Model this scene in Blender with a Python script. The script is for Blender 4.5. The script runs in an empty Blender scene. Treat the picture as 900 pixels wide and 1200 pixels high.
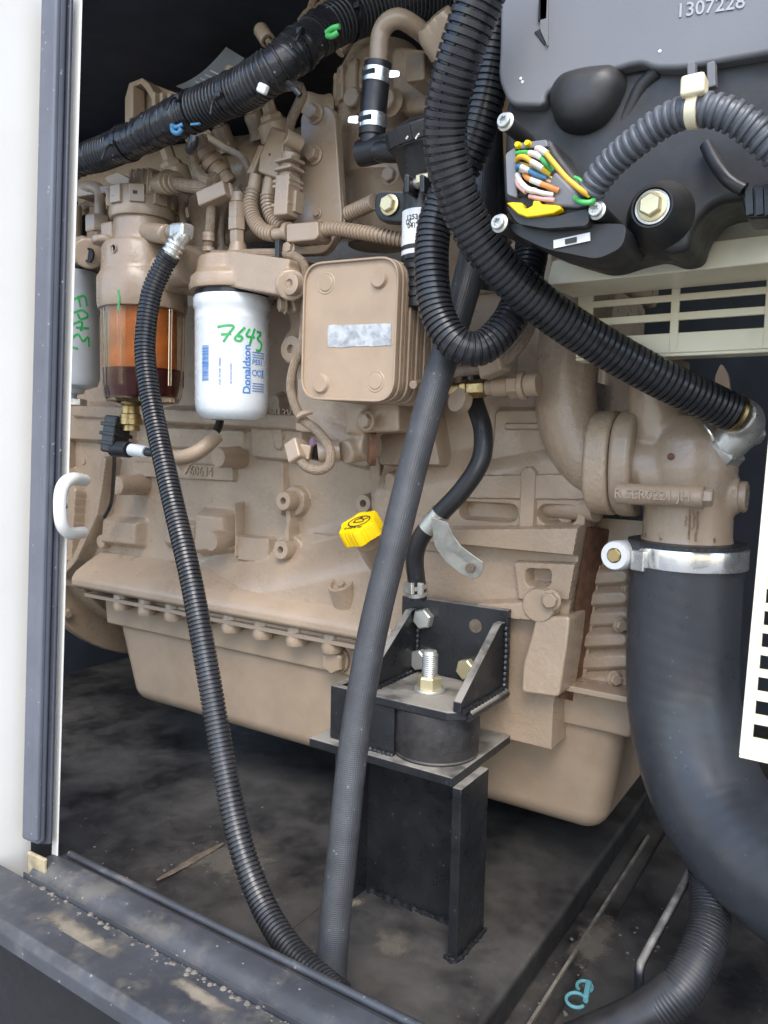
import bpy, bmesh, math, random
import numpy as np
from mathutils import Vector, Matrix, Quaternion
random.seed(7)
R = math.radians
sc = bpy.context.scene
COL = sc.collection

# ------------------------------------------------------------------ camera, sky, sun, exposure
FPX, CX, CY = 901.0, 450.0, 600.0          # focal length and centre of a 900 x 1200 view
YAW, PITCH, ROLL = R(33.0), R(-4.8), R(1.2)
CAM = Vector((0, 0, 1.4))
fw = Vector((-math.sin(YAW) * math.cos(PITCH), math.cos(YAW) * math.cos(PITCH), math.sin(PITCH)))
r0 = Vector((math.cos(YAW), math.sin(YAW), 0))
u0 = r0.cross(fw)
rt = r0 * math.cos(ROLL) + u0 * math.sin(ROLL)
up = u0 * math.cos(ROLL) - r0 * math.sin(ROLL)
cam = bpy.data.cameras.new('camera')
cam_o = bpy.data.objects.new('camera', cam)
COL.objects.link(cam_o)
cam_o.matrix_world = Matrix((rt, up, -fw)).transposed().to_4x4()
cam_o.location = CAM
cam.sensor_fit = 'VERTICAL'
cam.sensor_height = 36.0
cam.lens = FPX / 1200.0 * 36.0
cam.clip_start = 0.02
cam.clip_end = 400
sc.camera = cam_o

world = bpy.data.worlds.new('World')
sc.world = world
world.use_nodes = True
wn = world.node_tree.nodes
wl = world.node_tree.links
sky = wn.new('ShaderNodeTexSky')
sky.sky_type = 'NISHITA'
sky.sun_disc = False
SUN_EL, SUN_AZ = R(50), R(146)             # azimuth measured from +Y (into the cabinet) clockwise seen from above
sky.sun_elevation = SUN_EL
sky.sun_rotation = SUN_AZ
sky.air_density = 1.0
sky.dust_density = 1.5
wl.new(sky.outputs[0], wn['Background'].inputs[0])
wn['Background'].inputs[1].default_value = 0.15
sun = bpy.data.lights.new('sun', 'SUN')
sun.energy = 0.85
sun.angle = R(35)
sun.color = (1.0, 0.97, 0.93)
sun_o = bpy.data.objects.new('sun', sun)
COL.objects.link(sun_o)
sd = Vector((math.sin(SUN_AZ) * math.cos(SUN_EL), math.cos(SUN_AZ) * math.cos(SUN_EL), math.sin(SUN_EL)))
sun_o.rotation_euler = sd.to_track_quat('Z', 'Y').to_euler()
sun_o.location = (0.5, -3, 4)
sc.view_settings.view_transform = 'Standard'
sc.view_settings.look = 'None'
sc.view_settings.exposure = 1.72
sc.view_settings.gamma = 1.0
sc.cycles.max_bounces = 10
sc.cycles.transparent_max_bounces = 12

# ------------------------------------------------------------------ pixel -> place helpers
def ray(px, py):
    return fw + rt * ((px - CX) / FPX) + up * ((CY - py) / FPX)
def A(px, py, y):                          # the point seen at px,py on the upright plane Y = y
    d = ray(px, py)
    return CAM + d * (y / d.y)
def AZ(px, py, z):                         # ... on the level plane Z = z
    d = ray(px, py)
    return CAM + d * ((z - CAM.z) / d.z)
def AX(px, py, x):
    d = ray(px, py)
    return CAM + d * (x / d.x)
def D(px, py, d):                          # ... at distance d along the view axis
    return CAM + ray(px, py) * d
def m(n, p):                               # n pixels at point p, in metres
    return n * (p - CAM).dot(fw) / FPX
X = Vector((1, 0, 0)); Y = Vector((0, 1, 0)); Z = Vector((0, 0, 1)); FR = -Y
def V(*a): return Vector(a)

# ------------------------------------------------------------------ things, parts
def tag(o, label=None, cat=None, group=None, kind=None):
    if label: o['label'] = label
    if cat: o['category'] = cat
    if group: o['group'] = group
    if kind: o['kind'] = kind
    return o
def T(name, label, cat, loc, group=None):
    o = bpy.data.objects.new(name, None)
    o.empty_display_size = 0.02
    COL.objects.link(o)
    o.location = loc
    return tag(o, label, cat, group)
def off(p):
    v = Vector((0, 0, 0))
    while p is not None:
        v += p.location
        p = p.parent
    return v
def link(name, me, parent=None, loc=None):
    o = bpy.data.objects.new(name, me)
    COL.objects.link(o)
    if parent is not None: o.parent = parent
    if loc is not None: o.location = loc
    return o

def spline(pts, step=0.004):
    """Catmull-Rom through pts, resampled evenly."""
    P = [Vector(p) for p in pts]
    if len(P) == 2:
        dense = [P[0].lerp(P[1], i / 40) for i in range(41)]
    else:
        P = [P[0] * 2 - P[1]] + P + [P[-1] * 2 - P[-2]]
        dense = []
        for i in range(1, len(P) - 2):
            a, b, c, d = P[i - 1], P[i], P[i + 1], P[i + 2]
            for k in range(24):
                t = k / 24
                dense.append(0.5 * ((2 * b) + (c - a) * t + (2 * a - 5 * b + 4 * c - d) * t * t + (3 * b - a - 3 * c + d) * t ** 3))
        dense.append(P[-2])
    L = [0.0]
    for i in range(1, len(dense)): L.append(L[-1] + (dense[i] - dense[i - 1]).length)
    return dense, L
def sample(dl, s):
    dense, L = dl
    s = min(max(s, 0), L[-1])
    lo, hi = 0, len(L) - 1
    while hi - lo > 1:
        mid = (lo + hi) // 2
        if L[mid] <= s: lo = mid
        else: hi = mid
    t = (s - L[lo]) / max(L[hi] - L[lo], 1e-9)
    return dense[lo].lerp(dense[hi], t)

class B:
    def __init__(s):
        s.bm = bmesh.new()
        s.uv = s.bm.loops.layers.uv.new('UVMap')
    def face(s, vs, uvs=None):
        try: f = s.bm.faces.new(vs)
        except ValueError: return None
        if uvs:
            for l, u in zip(f.loops, uvs): l[s.uv].uv = u
        return f
    def poly(s, pts):
        s.face([s.bm.verts.new(p) for p in pts]); return s
    def box(s, c, size, rot=None):
        c = Vector(c); h = [v / 2 for v in size]
        vs = []
        for dx, dy, dz in ((-1,-1,-1),(1,-1,-1),(1,1,-1),(-1,1,-1),(-1,-1,1),(1,-1,1),(1,1,1),(-1,1,1)):
            v = Vector((dx * h[0], dy * h[1], dz * h[2]))
            if rot is not None: v = rot @ v
            vs.append(s.bm.verts.new(c + v))
        for q in ((0,3,2,1),(4,5,6,7),(0,1,5,4),(1,2,6,5),(2,3,7,6),(3,0,4,7)):
            s.face([vs[i] for i in q])
        return s
    def prism(s, pts, vec):
        vec = Vector(vec)
        a = [s.bm.verts.new(Vector(p)) for p in pts]
        b = [s.bm.verts.new(Vector(p) + vec) for p in pts]
        n = len(a)
        s.face(a); s.face(b[::-1])
        for i in range(n):
            s.face([a[i], b[i], b[(i + 1) % n], a[(i + 1) % n]])
        return s
    def bar(s, p, q, w, h, upv=None):
        """square bar from p to q, w wide, h high"""
        p = Vector(p); q = Vector(q); d = (q - p).normalized()
        u_ = Vector(upv) if upv is not None else (Z if abs(d.z) < 0.9 else Y)
        a = d.cross(u_).normalized(); b = a.cross(d).normalized()
        pts = [p + a * (w / 2 * i) + b * (h / 2 * j) for i, j in ((-1,-1),(1,-1),(1,1),(-1,1))]
        return s.prism(pts, q - p)
    def lathe(s, o, axis, prof, seg=28, ref=None, sx=1.0):
        o = Vector(o); w = Vector(axis).normalized()
        rf = Vector(ref) if ref is not None else (X if abs(w.x) < 0.8 else Z)
        u_ = (rf - w * rf.dot(w)).normalized(); v_ = w.cross(u_)
        rings = []
        Ls = 0
        for k, (r, h) in enumerate(prof):
            if r <= 1e-7: rings.append([s.bm.verts.new(o + w * h)])
            else: rings.append([s.bm.verts.new(o + w * h + (u_ * math.cos(2 * math.pi * i / seg) * sx + v_ * math.sin(2 * math.pi * i / seg)) * r) for i in range(seg)])
        for k in range(len(rings) - 1):
            a, b = rings[k], rings[k + 1]
            for i in range(seg):
                j = (i + 1) % seg
                uvs = [(i / seg, prof[k][1]), ((i + 1) / seg, prof[k][1]), ((i + 1) / seg, prof[k + 1][1]), (i / seg, prof[k + 1][1])]
                if len(a) == 1 and len(b) == 1: continue
                if len(a) == 1: s.face([a[0], b[j], b[i]])
                elif len(b) == 1: s.face([a[i], a[j], b[0]])
                else: s.face([a[i], a[j], b[j], b[i]], uvs)
        if len(rings[0]) > 1: s.face(rings[0][::-1])
        if len(rings[-1]) > 1: s.face(rings[-1])
        return s
    def cyl(s, p, q, r, seg=20, r2=None):
        p = Vector(p); q = Vector(q)
        return s.lathe(p, q - p, [(r, 0), (r if r2 is None else r2, (q - p).length)], seg)
    def frames(s, dl, ss):
        pts = [sample(dl, t) for t in ss]
        out = []
        n = None
        for i, p in enumerate(pts):
            t = (sample(dl, ss[i] + 0.002) - sample(dl, ss[i] - 0.002))
            t.normalize()
            if n is None:
                n = t.orthogonal().normalized() if abs(t.z) > 0.95 else (Z - t * t.z).normalized()
            n = (n - t * n.dot(t)).normalized()
            out.append((p, n.copy(), t.cross(n)))
        return out
    def rings(s, fr, rad, ss, seg, cap=True, flat=1.0):
        prev = None
        first = None
        for (p, n, b), r, sv in zip(fr, rad, ss):
            ring = [s.bm.verts.new(p + (n * math.cos(2 * math.pi * i / seg) * flat + b * math.sin(2 * math.pi * i / seg)) * r) for i in range(seg)]
            if prev:
                for i in range(seg):
                    j = (i + 1) % seg
                    s.face([prev[i], prev[j], ring[j], ring[i]], [(i / seg, ps), ((i + 1) / seg, ps), ((i + 1) / seg, sv), (i / seg, sv)])
            else: first = ring
            prev, ps = ring, sv
        if cap:
            s.face(first[::-1]); s.face(prev)
        return s
    def tube(s, pts, r, seg=16, step=0.006, flat=1.0):
        """r: number or function of 0..1 along the tube"""
        dl = spline(pts); Lt = dl[1][-1]
        n = max(2, int(Lt / step) + 1)
        ss = [Lt * i / n for i in range(n + 1)]
        rad = [r(i / n) if callable(r) else r for i in range(n + 1)]
        return s.rings(s.frames(dl, ss), rad, ss, seg, flat=flat)
    def corr(s, pts, r, pitch=0.005, depth=0.0016, seg=22, s0=0.0, s1=1.0, crest=0.55):
        dl = spline(pts); Lt = dl[1][-1]
        n = int(Lt * (s1 - s0) / pitch)
        ss, rad = [], []
        for k in range(n):
            b = Lt * s0 + k * pitch
            g = (1 - crest) / 2
            for f, q in ((0.02, 0), (g * 0.8, 0), (g * 1.15, 0.75), (g * 1.6, 1.0), (1 - g * 1.6, 1.0), (1 - g * 1.15, 0.75), (1 - g * 0.8, 0)):
                ss.append(b + f * pitch); rad.append(r - depth * (1 - q))
        return s.rings(s.frames(dl, ss), rad, ss, seg)
    def text(s, body, size, o, u_, v_, thick=0.0006, warp=None, align='CENTER', bold=0.0):
        cu = bpy.data.curves.new('writing', 'FONT')
        cu.body = body; cu.size = size; cu.align_x = align; cu.align_y = 'CENTER'
        cu.resolution_u = 3; cu.offset = bold
        ob = bpy.data.objects.new('writing', cu)
        COL.objects.link(ob)
        bpy.context.view_layer.update()
        dg = bpy.context.evaluated_depsgraph_get()
        me = bpy.data.meshes.new_from_object(ob.evaluated_get(dg))
        bpy.data.objects.remove(ob); bpy.data.curves.remove(cu)
        o = Vector(o); u_ = Vector(u_); v_ = Vector(v_); w = u_.cross(v_).normalized()
        def put(x, y, h):
            if warp: return warp(x, y, h)
            return o + u_ * x + v_ * y + w * h
        lo = [s.bm.verts.new(put(v.co.x, v.co.y, 0)) for v in me.vertices]
        hi = [s.bm.verts.new(put(v.co.x, v.co.y, thick)) for v in me.vertices]
        ec = {}
        for p in me.polygons:
            vs = list(p.vertices)
            s.face([hi[i] for i in vs])
            for a, b in zip(vs, vs[1:] + vs[:1]):
                if (b, a) in ec: ec.pop((b, a))
                else: ec[(a, b)] = 1
        for a, b in ec: s.face([lo[a], lo[b], hi[b], hi[a]])
        bpy.data.meshes.remove(me)
        return s
    def ribbon(s, pts, w, warp, thick=0.0004):
        """a flat pen stroke through 2-D pts laid on a surface by warp(x, y, h)"""
        P = [Vector((p[0], p[1], 0)) for p in pts]
        dl = spline(P); n = max(3, int(dl[1][-1] / (w * 0.6)))
        L = dl[1][-1]
        prev = None
        for i in range(n + 1):
            p = sample(dl, L * i / n); t = sample(dl, L * i / n + w * .1) - sample(dl, L * i / n - w * .1)
            nn = Vector((-t.y, t.x, 0)).normalized() * (w / 2)
            cur = [s.bm.verts.new(warp(p.x + nn.x, p.y + nn.y, thick)), s.bm.verts.new(warp(p.x - nn.x, p.y - nn.y, thick)),
                   s.bm.verts.new(warp(p.x - nn.x, p.y - nn.y, 0)), s.bm.verts.new(warp(p.x + nn.x, p.y + nn.y, 0))]
            if prev:
                for a in range(4): s.face([prev[a], cur[a], cur[(a + 1) % 4], prev[(a + 1) % 4]])
            else: s.face(cur[::-1])
            prev = cur
        s.face(prev)
        return s
    def out(s, name, mat_, parent=None, bevel=0.0, ang=38, remesh=0.0, smooth=0, flip=True, seg=2, at=None):
        bm = s.bm
        if flip: bmesh.ops.recalc_face_normals(bm, faces=bm.faces)
        me = bpy.data.meshes.new(name)
        if parent is not None: o0 = off(parent)
        elif at is not None: o0 = Vector(at)
        else:
            cs = [v.co for v in bm.verts]
            o0 = Vector(((min(c.x for c in cs) + max(c.x for c in cs)) / 2, (min(c.y for c in cs) + max(c.y for c in cs)) / 2, min(c.z for c in cs)))
        bmesh.ops.translate(bm, verts=bm.verts, vec=-o0)
        bm.to_mesh(me); bm.free()
        if mat_ is not None: me.materials.append(mat_)
        me.polygons.foreach_set('use_smooth', [True] * len(me.polygons))
        if not remesh: me.set_sharp_from_angle(angle=R(ang))
        o = link(name, me, parent, None if parent is not None else o0)
        if remesh:
            md = o.modifiers.new('cast', 'REMESH'); md.mode = 'VOXEL'; md.voxel_size = remesh; md.use_smooth_shade = True
            md2 = o.modifiers.new('soft', 'SMOOTH'); md2.iterations = smooth; md2.factor = 0.5
        if bevel:
            md = o.modifiers.new('edge', 'BEVEL'); md.width = bevel; md.segments = seg; md.limit_method = 'ANGLE'; md.angle_limit = R(35); md.harden_normals = True
        return o

def fillet(pts, r, n=5):
    """round the corners of a closed 3-D outline"""
    out = []
    P = [Vector(p) for p in pts]
    N = len(P)
    for i in range(N):
        a, b, c = P[i - 1], P[i], P[(i + 1) % N]
        rr = min(r, (a - b).length * .48, (c - b).length * .48)
        p, q = b + (a - b).normalized() * rr, b + (c - b).normalized() * rr
        for k in range(n + 1):
            t = k / n
            out.append(p.lerp(b, t).lerp(b.lerp(q, t), t))
    return out
# ------------------------------------------------------------------ materials
def mat(name, col, rough=0.5, metal=0.0, var=0.12, vscale=30.0, bump=0.0, bscale=200.0, dust=0.0, dcol=(0.36, 0.32, 0.26), dscale=18.0,
        spots=0.0, coat=0.0, weave=None, rvar=0.12, streak=None, spec=0.5, bdist=0.0012, sharp=0.17, dth=0.525, side=0.05):
    M = bpy.data.materials.new(name); M.use_nodes = True
    nt = M.node_tree; N = nt.nodes; Lk = nt.links
    bs = N['Principled BSDF']
    bs.inputs['Metallic'].default_value = metal
    bs.inputs['Coat Weight'].default_value = coat
    bs.inputs['Coat Roughness'].default_value = 0.15
    bs.inputs['Specular IOR Level'].default_value = spec
    tc = N.new('ShaderNodeTexCoord')
    def noise(scale, detail=4.0, rgh=0.6, src=None):
        n = N.new('ShaderNodeTexNoise'); n.inputs['Scale'].default_value = scale; n.inputs['Detail'].default_value = detail
        n.inputs['Roughness'].default_value = rgh
        Lk.new(src or tc.outputs['Object'], n.inputs['Vector']); return n.outputs['Fac']
    def ramp(f, a, b, lo=0.0, hi=1.0):
        r = N.new('ShaderNodeMapRange'); r.interpolation_type = 'SMOOTHSTEP'
        Lk.new(f, r.inputs[0]); r.inputs[1].default_value = a; r.inputs[2].default_value = b
        r.inputs[3].default_value = lo; r.inputs[4].default_value = hi; return r.outputs[0]
    def math_(op, a, b):
        n = N.new('ShaderNodeMath'); n.operation = op
        for i, v in enumerate((a, b)):
            if isinstance(v, (int, float)): n.inputs[i].default_value = v
            else: Lk.new(v, n.inputs[i])
        return n.outputs[0]
    def mix(f, a, b):
        n = N.new('ShaderNodeMix'); n.data_type = 'RGBA'
        if isinstance(f, (int, float)): n.inputs[0].default_value = f
        else: Lk.new(f, n.inputs[0])
        for i, v in ((6, a), (7, b)):
            if isinstance(v, tuple): n.inputs[i].default_value = (*v, 1)
            else: Lk.new(v, n.inputs[i])
        return n.outputs[2]
    big = noise(vscale)
    c = mix(ramp(big, 0.3, 0.7), tuple(v * (1 - var) for v in col), tuple(min(1, v * (1 + var)) for v in col))
    rg = ramp(noise(vscale * 2.3), 0.25, 0.75, max(0.02, rough - rvar), min(1, rough + rvar))
    if streak:
        f = ramp(noise(streak[1], 6, 0.65), 0.62 - sharp * .6, 0.62 + sharp * .6, 0, streak[2])
        c = mix(f, c, streak[0])
    if dust > 0:
        g = N.new('ShaderNodeNewGeometry'); sp = N.new('ShaderNodeSeparateXYZ'); Lk.new(g.outputs['Normal'], sp.inputs[0])
        upw = ramp(sp.outputs['Z'], 0.2, 0.95, side, 1.0)
        dn = ramp(noise(dscale, 7, 0.65), dth - sharp, dth + sharp)
        f = math_('MULTIPLY', math_('MULTIPLY', upw, dn), dust)
        c = mix(f, c, dcol)
        rg = math_('ADD', rg, math_('MULTIPLY', f, 0.35))
    if spots > 0:
        v = N.new('ShaderNodeTexVoronoi'); v.inputs['Scale'].default_value = 170; Lk.new(tc.outputs['Object'], v.inputs['Vector'])
        keep = ramp(noise(60, 2), 0.56, 0.62)
        f = math_('MULTIPLY', math_('MULTIPLY', ramp(v.outputs['Distance'], 0.10, 0.22, 1, 0), keep), spots)
        c = mix(f, c, (0.55, 0.52, 0.46))
    Lk.new(c, bs.inputs['Base Color']); Lk.new(rg, bs.inputs['Roughness'])
    nrm = None
    if weave:
        uvn = N.new('ShaderNodeUVMap'); sx = N.new('ShaderNodeSeparateXYZ'); Lk.new(uvn.outputs[0], sx.inputs[0])
        nu, kv, st = weave[:3]
        a = math_('MULTIPLY', sx.outputs['X'], nu * 6.28318); b = math_('MULTIPLY', sx.outputs['Y'], kv)
        s1 = math_('SINE', math_('ADD', a, b), 0); s2 = math_('SINE', math_('SUBTRACT', a, b), 0)
        w = s1 if len(weave) > 3 else math_('MULTIPLY', s1, s2)
        bp = N.new('ShaderNodeBump'); bp.inputs['Strength'].default_value = st; bp.inputs['Distance'].default_value = 0.0006
        Lk.new(w, bp.inputs['Height']); nrm = bp.outputs[0]
    if bump > 0:
        bp = N.new('ShaderNodeBump'); bp.inputs['Strength'].default_value = bump; bp.inputs['Distance'].default_value = bdist
        Lk.new(noise(bscale, 5, 0.6), bp.inputs['Height'])
        if nrm is not None: Lk.new(nrm, bp.inputs['Normal'])
        nrm = bp.outputs[0]
    if nrm is not None: Lk.new(nrm, bs.inputs['Normal'])
    return M

TANC = (0.345, 0.257, 0.178)
TAN = mat('tan engine paint', TANC, 0.33, var=0.07, vscale=14, bump=0.10, bscale=260, dust=0.10, dcol=(0.42, 0.36, 0.28), coat=0.25)
CAST = mat('tan paint on rough casting', TANC, 0.33, var=0.10, vscale=12, bump=0.45, bscale=150, bdist=0.0015, dust=0.10, dcol=(0.40, 0.33, 0.25), coat=0.25, streak=((0.27, 0.18, 0.115), 16, 0.18))
ROUGHC = mat('tan paint on coarse casting', (0.37, 0.275, 0.185), 0.34, var=0.08, vscale=14, bump=0.55, bscale=190, bdist=0.003, dust=0.12, coat=0.25)
BRAID = mat('tan painted braid', (0.33, 0.247, 0.17), 0.6, var=0.15, vscale=200, weave=(9, 2600, 0.9))
PLATED = mat('tan painted plate', (0.345, 0.255, 0.175), 0.45, var=0.07, vscale=22, bump=0.06, bscale=300, streak=((0.30, 0.20, 0.125), 30, 0.4))
RUSTRUN = mat('thin rust stain', (0.23, 0.135, 0.075), 0.6, var=0.3, vscale=200)
RUST = mat('bare rusty edge', (0.16, 0.075, 0.04), 0.8, var=0.3, vscale=90, bump=0.3)
BLACKP = mat('black corrugated plastic', (0.022, 0.023, 0.026), 0.32, var=0.1, dust=0.10, dscale=30, bump=0.04)
GREYP = mat('grey corrugated plastic', (0.085, 0.092, 0.105), 0.42, var=0.1, dust=0.12, bump=0.05)
LOOM = mat('black taped loom', (0.016, 0.016, 0.018), 0.28, var=0.2, bump=0.35, bscale=140, dust=0.07, spots=0.5)
SEAM = mat('dark seam', (0.006, 0.006, 0.007), 0.6)
RUBBER = mat('woven rubber hose', (0.042, 0.044, 0.048), 0.43, var=0.22, vscale=30, weave=(20, 1900, 0.22), dust=0.22, dscale=40, spots=0.22)
BIGRUB = mat('large ribbed rubber hose', (0.046, 0.048, 0.053), 0.36, var=0.12, vscale=20, weave=(6, 420, 0.07, 1), dust=0.10, spots=0.12, bump=0.08, bscale=60)
SMRUB = mat('plain black rubber', (0.018, 0.018, 0.019), 0.38, var=0.15, dust=0.08, bump=0.05)
BPLAS = mat('black plastic', (0.014, 0.014, 0.016), 0.35, var=0.1, dust=0.14, bump=0.08)
BPAINT = mat('black painted steel', (0.012, 0.013, 0.015), 0.34, var=0.25, vscale=25, bump=0.1, bscale=90, dust=1.0, dscale=22, dcol=(0.27, 0.25, 0.215), spots=0.1, dth=.42, side=.01)
BWELD = mat('black painted weld', (0.013, 0.014, 0.016), 0.3, var=0.3, vscale=200, bump=0.4)
ISOL = mat('rubber isolator', (0.024, 0.022, 0.022), 0.5, var=0.35, vscale=70, bump=0.5, bscale=90, dust=0.35)
ZINC = mat('zinc plated steel', (0.55, 0.54, 0.49), 0.36, metal=0.7, var=0.15, vscale=90, bump=0.1)
YZINC = mat('yellow zinc', (0.66, 0.58, 0.36), 0.36, metal=0.7, var=0.25, vscale=120, bump=0.1)
BRASS = mat('brass', (0.46, 0.34, 0.16), 0.38, metal=1.0, var=0.25, vscale=90)
STEEL = mat('bright steel band', (0.76, 0.75, 0.72), 0.24, metal=0.85, var=0.06)
GALV = mat('galvanised strap', (0.56, 0.55, 0.48), 0.42, metal=0.85, var=0.18, vscale=60, bump=0.12)
WHITE = mat('white enamel', (0.66, 0.65, 0.61), 0.38, var=0.03, vscale=5, streak=((0.60, 0.58, 0.52), 9, 0.25))
WHITEF = mat('white filter enamel', (0.66, 0.69, 0.70), 0.25, var=0.02, coat=0.3)
GREYF = mat('dull grey filter enamel', (0.50, 0.53, 0.54), 0.4, var=0.05)
CREAM = mat('cream enamel', (0.80, 0.74, 0.54), 0.36, var=0.05, vscale=8, dust=0.3, dcol=(0.42, 0.38, 0.28), streak=((0.42, 0.38, 0.25), 14, 0.3), coat=0.15)
SEAL = mat('grey rubber seal', (0.105, 0.115, 0.14), 0.5, var=0.1, vscale=14, spots=0.5, bump=0.05)
SEALD = mat('dark rubber seal lip', (0.055, 0.058, 0.075), 0.5, var=0.1, spots=0.5)
FOAM = mat('yellowed foam', (0.33, 0.28, 0.18), 0.8, var=0.3, vscale=60, bump=0.4)
SILL = mat('dusty grey sill paint', (0.048, 0.052, 0.060), 0.38, var=0.25, vscale=16, bump=0.14, dust=0.38, dscale=20, dcol=(0.20, 0.18, 0.145), spots=0.4, streak=((0.10, 0.105, 0.11), 30, 0.5), sharp=.09, dth=.58)
SILLD = mat('grit in the sill groove', (0.12, 0.108, 0.09), 0.8, var=0.3, vscale=40, bump=0.5, bscale=120, dust=0.7, dscale=50, dcol=(0.27, 0.24, 0.19))
FLOORM = mat('oily dusty floor', (0.020, 0.020, 0.021), 0.40, var=0.35, vscale=18, bump=0.35, bscale=70, dust=0.75, dscale=9, dcol=(0.092, 0.085, 0.074), streak=((0.060, 0.054, 0.045), 40, 0.6), spots=0.12, sharp=.22)
WALLM = mat('navy black cabinet lining', (0.026, 0.032, 0.044), 0.6, var=0.3, vscale=6, bump=0.3, bscale=60)
DIRT = mat('dried mud streak', (0.115, 0.088, 0.062), 0.9, var=0.35, vscale=60, bump=0.6)
CONC = mat('yard concrete', (0.25, 0.245, 0.235), 0.85, var=0.2, vscale=3, bump=0.3, bscale=40)
ECUM = mat('slate and sky-lit plastic', (0.165, 0.167, 0.176), 0.5, var=0.05, vscale=10, bump=0.10, bscale=320, dust=0.06)  # pale tone includes the sky light on the controller's upper face
ECUD = mat('dark and shaded plastic', (0.024, 0.024, 0.024), 0.50, var=0.25, vscale=25, bump=0.15, dust=0.15, dcol=(0.16, 0.14, 0.10))  # dark tone includes the shade on the controller's downward-facing lower parts
YELLOW = mat('yellow plastic', (0.85, 0.55, 0.0), 0.38, var=0.04)
BLUEINK = mat('blue print', (0.06, 0.20, 0.50), 0.5, var=0.0)
GREENINK = mat('green marker', (0.03, 0.36, 0.09), 0.45, var=0.25, vscale=120)
DGREY = mat('dark print', (0.03, 0.03, 0.03), 0.5, var=0.0)
GREYINK = mat('grey moulded print', (0.36, 0.37, 0.39), 0.6, var=0.05)
PAPER = mat('white sticker', (0.74, 0.74, 0.72), 0.5, var=0.05)
FOIL = mat('scuffed silver tape', (0.44, 0.45, 0.46), 0.42, metal=0.45, var=0.35, vscale=90, bump=0.35, bscale=220)
TAGM = mat('grey film tag', (0.16, 0.165, 0.17), 0.4, var=0.1)
IVORY = mat('ivory nylon', (0.72, 0.64, 0.44), 0.42, var=0.06)
TEAL = mat('teal plastic', (0.12, 0.33, 0.36), 0.45, var=0.1)
def wire_mat(n, c): return mat(n + ' wire', c, 0.4, var=0.05)
WIRES = {k: wire_mat(k, c) for k, c in {'green': (0.07, 0.42, 0.10), 'orange': (0.72, 0.26, 0.06), 'yellow': (0.80, 0.60, 0.06), 'white': (0.68, 0.62, 0.52),
         'blue': (0.06, 0.20, 0.36), 'pink': (0.68, 0.38, 0.34), 'amber': (0.80, 0.42, 0.03), 'purple': (0.42, 0.26, 0.36), 'dark': (0.05, 0.05, 0.06)}.items()}
def clear(name, col, rough, ior=1.45):
    M = bpy.data.materials.new(name); M.use_nodes = True
    b = M.node_tree.nodes['Principled BSDF']
    b.inputs['Base Color'].default_value = (*col, 1); b.inputs['Roughness'].default_value = rough
    b.inputs['Transmission Weight'].default_value = 1.0; b.inputs['IOR'].default_value = ior
    return M
BOWL = clear('clear bowl plastic', (1.0, 0.90, 0.78), 0.03, 1.33)
ELEM = mat('amber filter element', (0.64, 0.205, 0.036), 0.45, var=0.35, vscale=16, streak=((0.80, 0.34, 0.08), 22, 0.8))


FUEL = clear('dark red fuel', (0.10, 0.010, 0.012), 0.06, 1.33); FUEL.node_tree.nodes['Principled BSDF'].inputs['Transmission Weight'].default_value = 0.35
def stain_mat(name, col, edge):
    """dried dirt lying on a surface: solid in the middle of the patch, breaking up towards its rim"""
    M = bpy.data.materials.new(name); M.use_nodes = True
    nt = M.node_tree; N = nt.nodes; Lk = nt.links; bs = N['Principled BSDF']
    bs.inputs['Roughness'].default_value = 0.9
    tc = N.new('ShaderNodeTexCoord'); uv = N.new('ShaderNodeUVMap'); sx = N.new('ShaderNodeSeparateXYZ'); Lk.new(uv.outputs[0], sx.inputs[0])
    n1 = N.new('ShaderNodeTexNoise'); n1.inputs['Scale'].default_value = 38; n1.inputs['Detail'].default_value = 9; n1.inputs['Roughness'].default_value = .62; Lk.new(tc.outputs['Object'], n1.inputs['Vector'])
    a = N.new('ShaderNodeMath'); a.operation = 'SUBTRACT'; Lk.new(n1.outputs['Fac'], a.inputs[0]); Lk.new(sx.outputs['Y'], a.inputs[1])
    mr_ = N.new('ShaderNodeMapRange'); mr_.interpolation_type = 'SMOOTHSTEP'; Lk.new(a.outputs[0], mr_.inputs[0]); mr_.inputs[1].default_value = -.06; mr_.inputs[2].default_value = .34; mr_.inputs[4].default_value = .85
    Lk.new(mr_.outputs[0], bs.inputs['Alpha'])
    n2 = N.new('ShaderNodeTexNoise'); n2.inputs['Scale'].default_value = 90; n2.inputs['Detail'].default_value = 6; Lk.new(tc.outputs['Object'], n2.inputs['Vector'])
    mx = N.new('ShaderNodeMix'); mx.data_type = 'RGBA'; Lk.new(n2.outputs['Fac'], mx.inputs[0])
    mx.inputs[6].default_value = (*[c * .6 for c in col], 1); mx.inputs[7].default_value = (*[c * 1.3 for c in col], 1); Lk.new(mx.outputs[2], bs.inputs['Base Color'])
    return M
STAIN = stain_mat('pale dried dust', (0.26, 0.225, 0.17), .22)
STAINF = stain_mat('brown floor dust', (0.11, 0.096, 0.075), .22)

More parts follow.
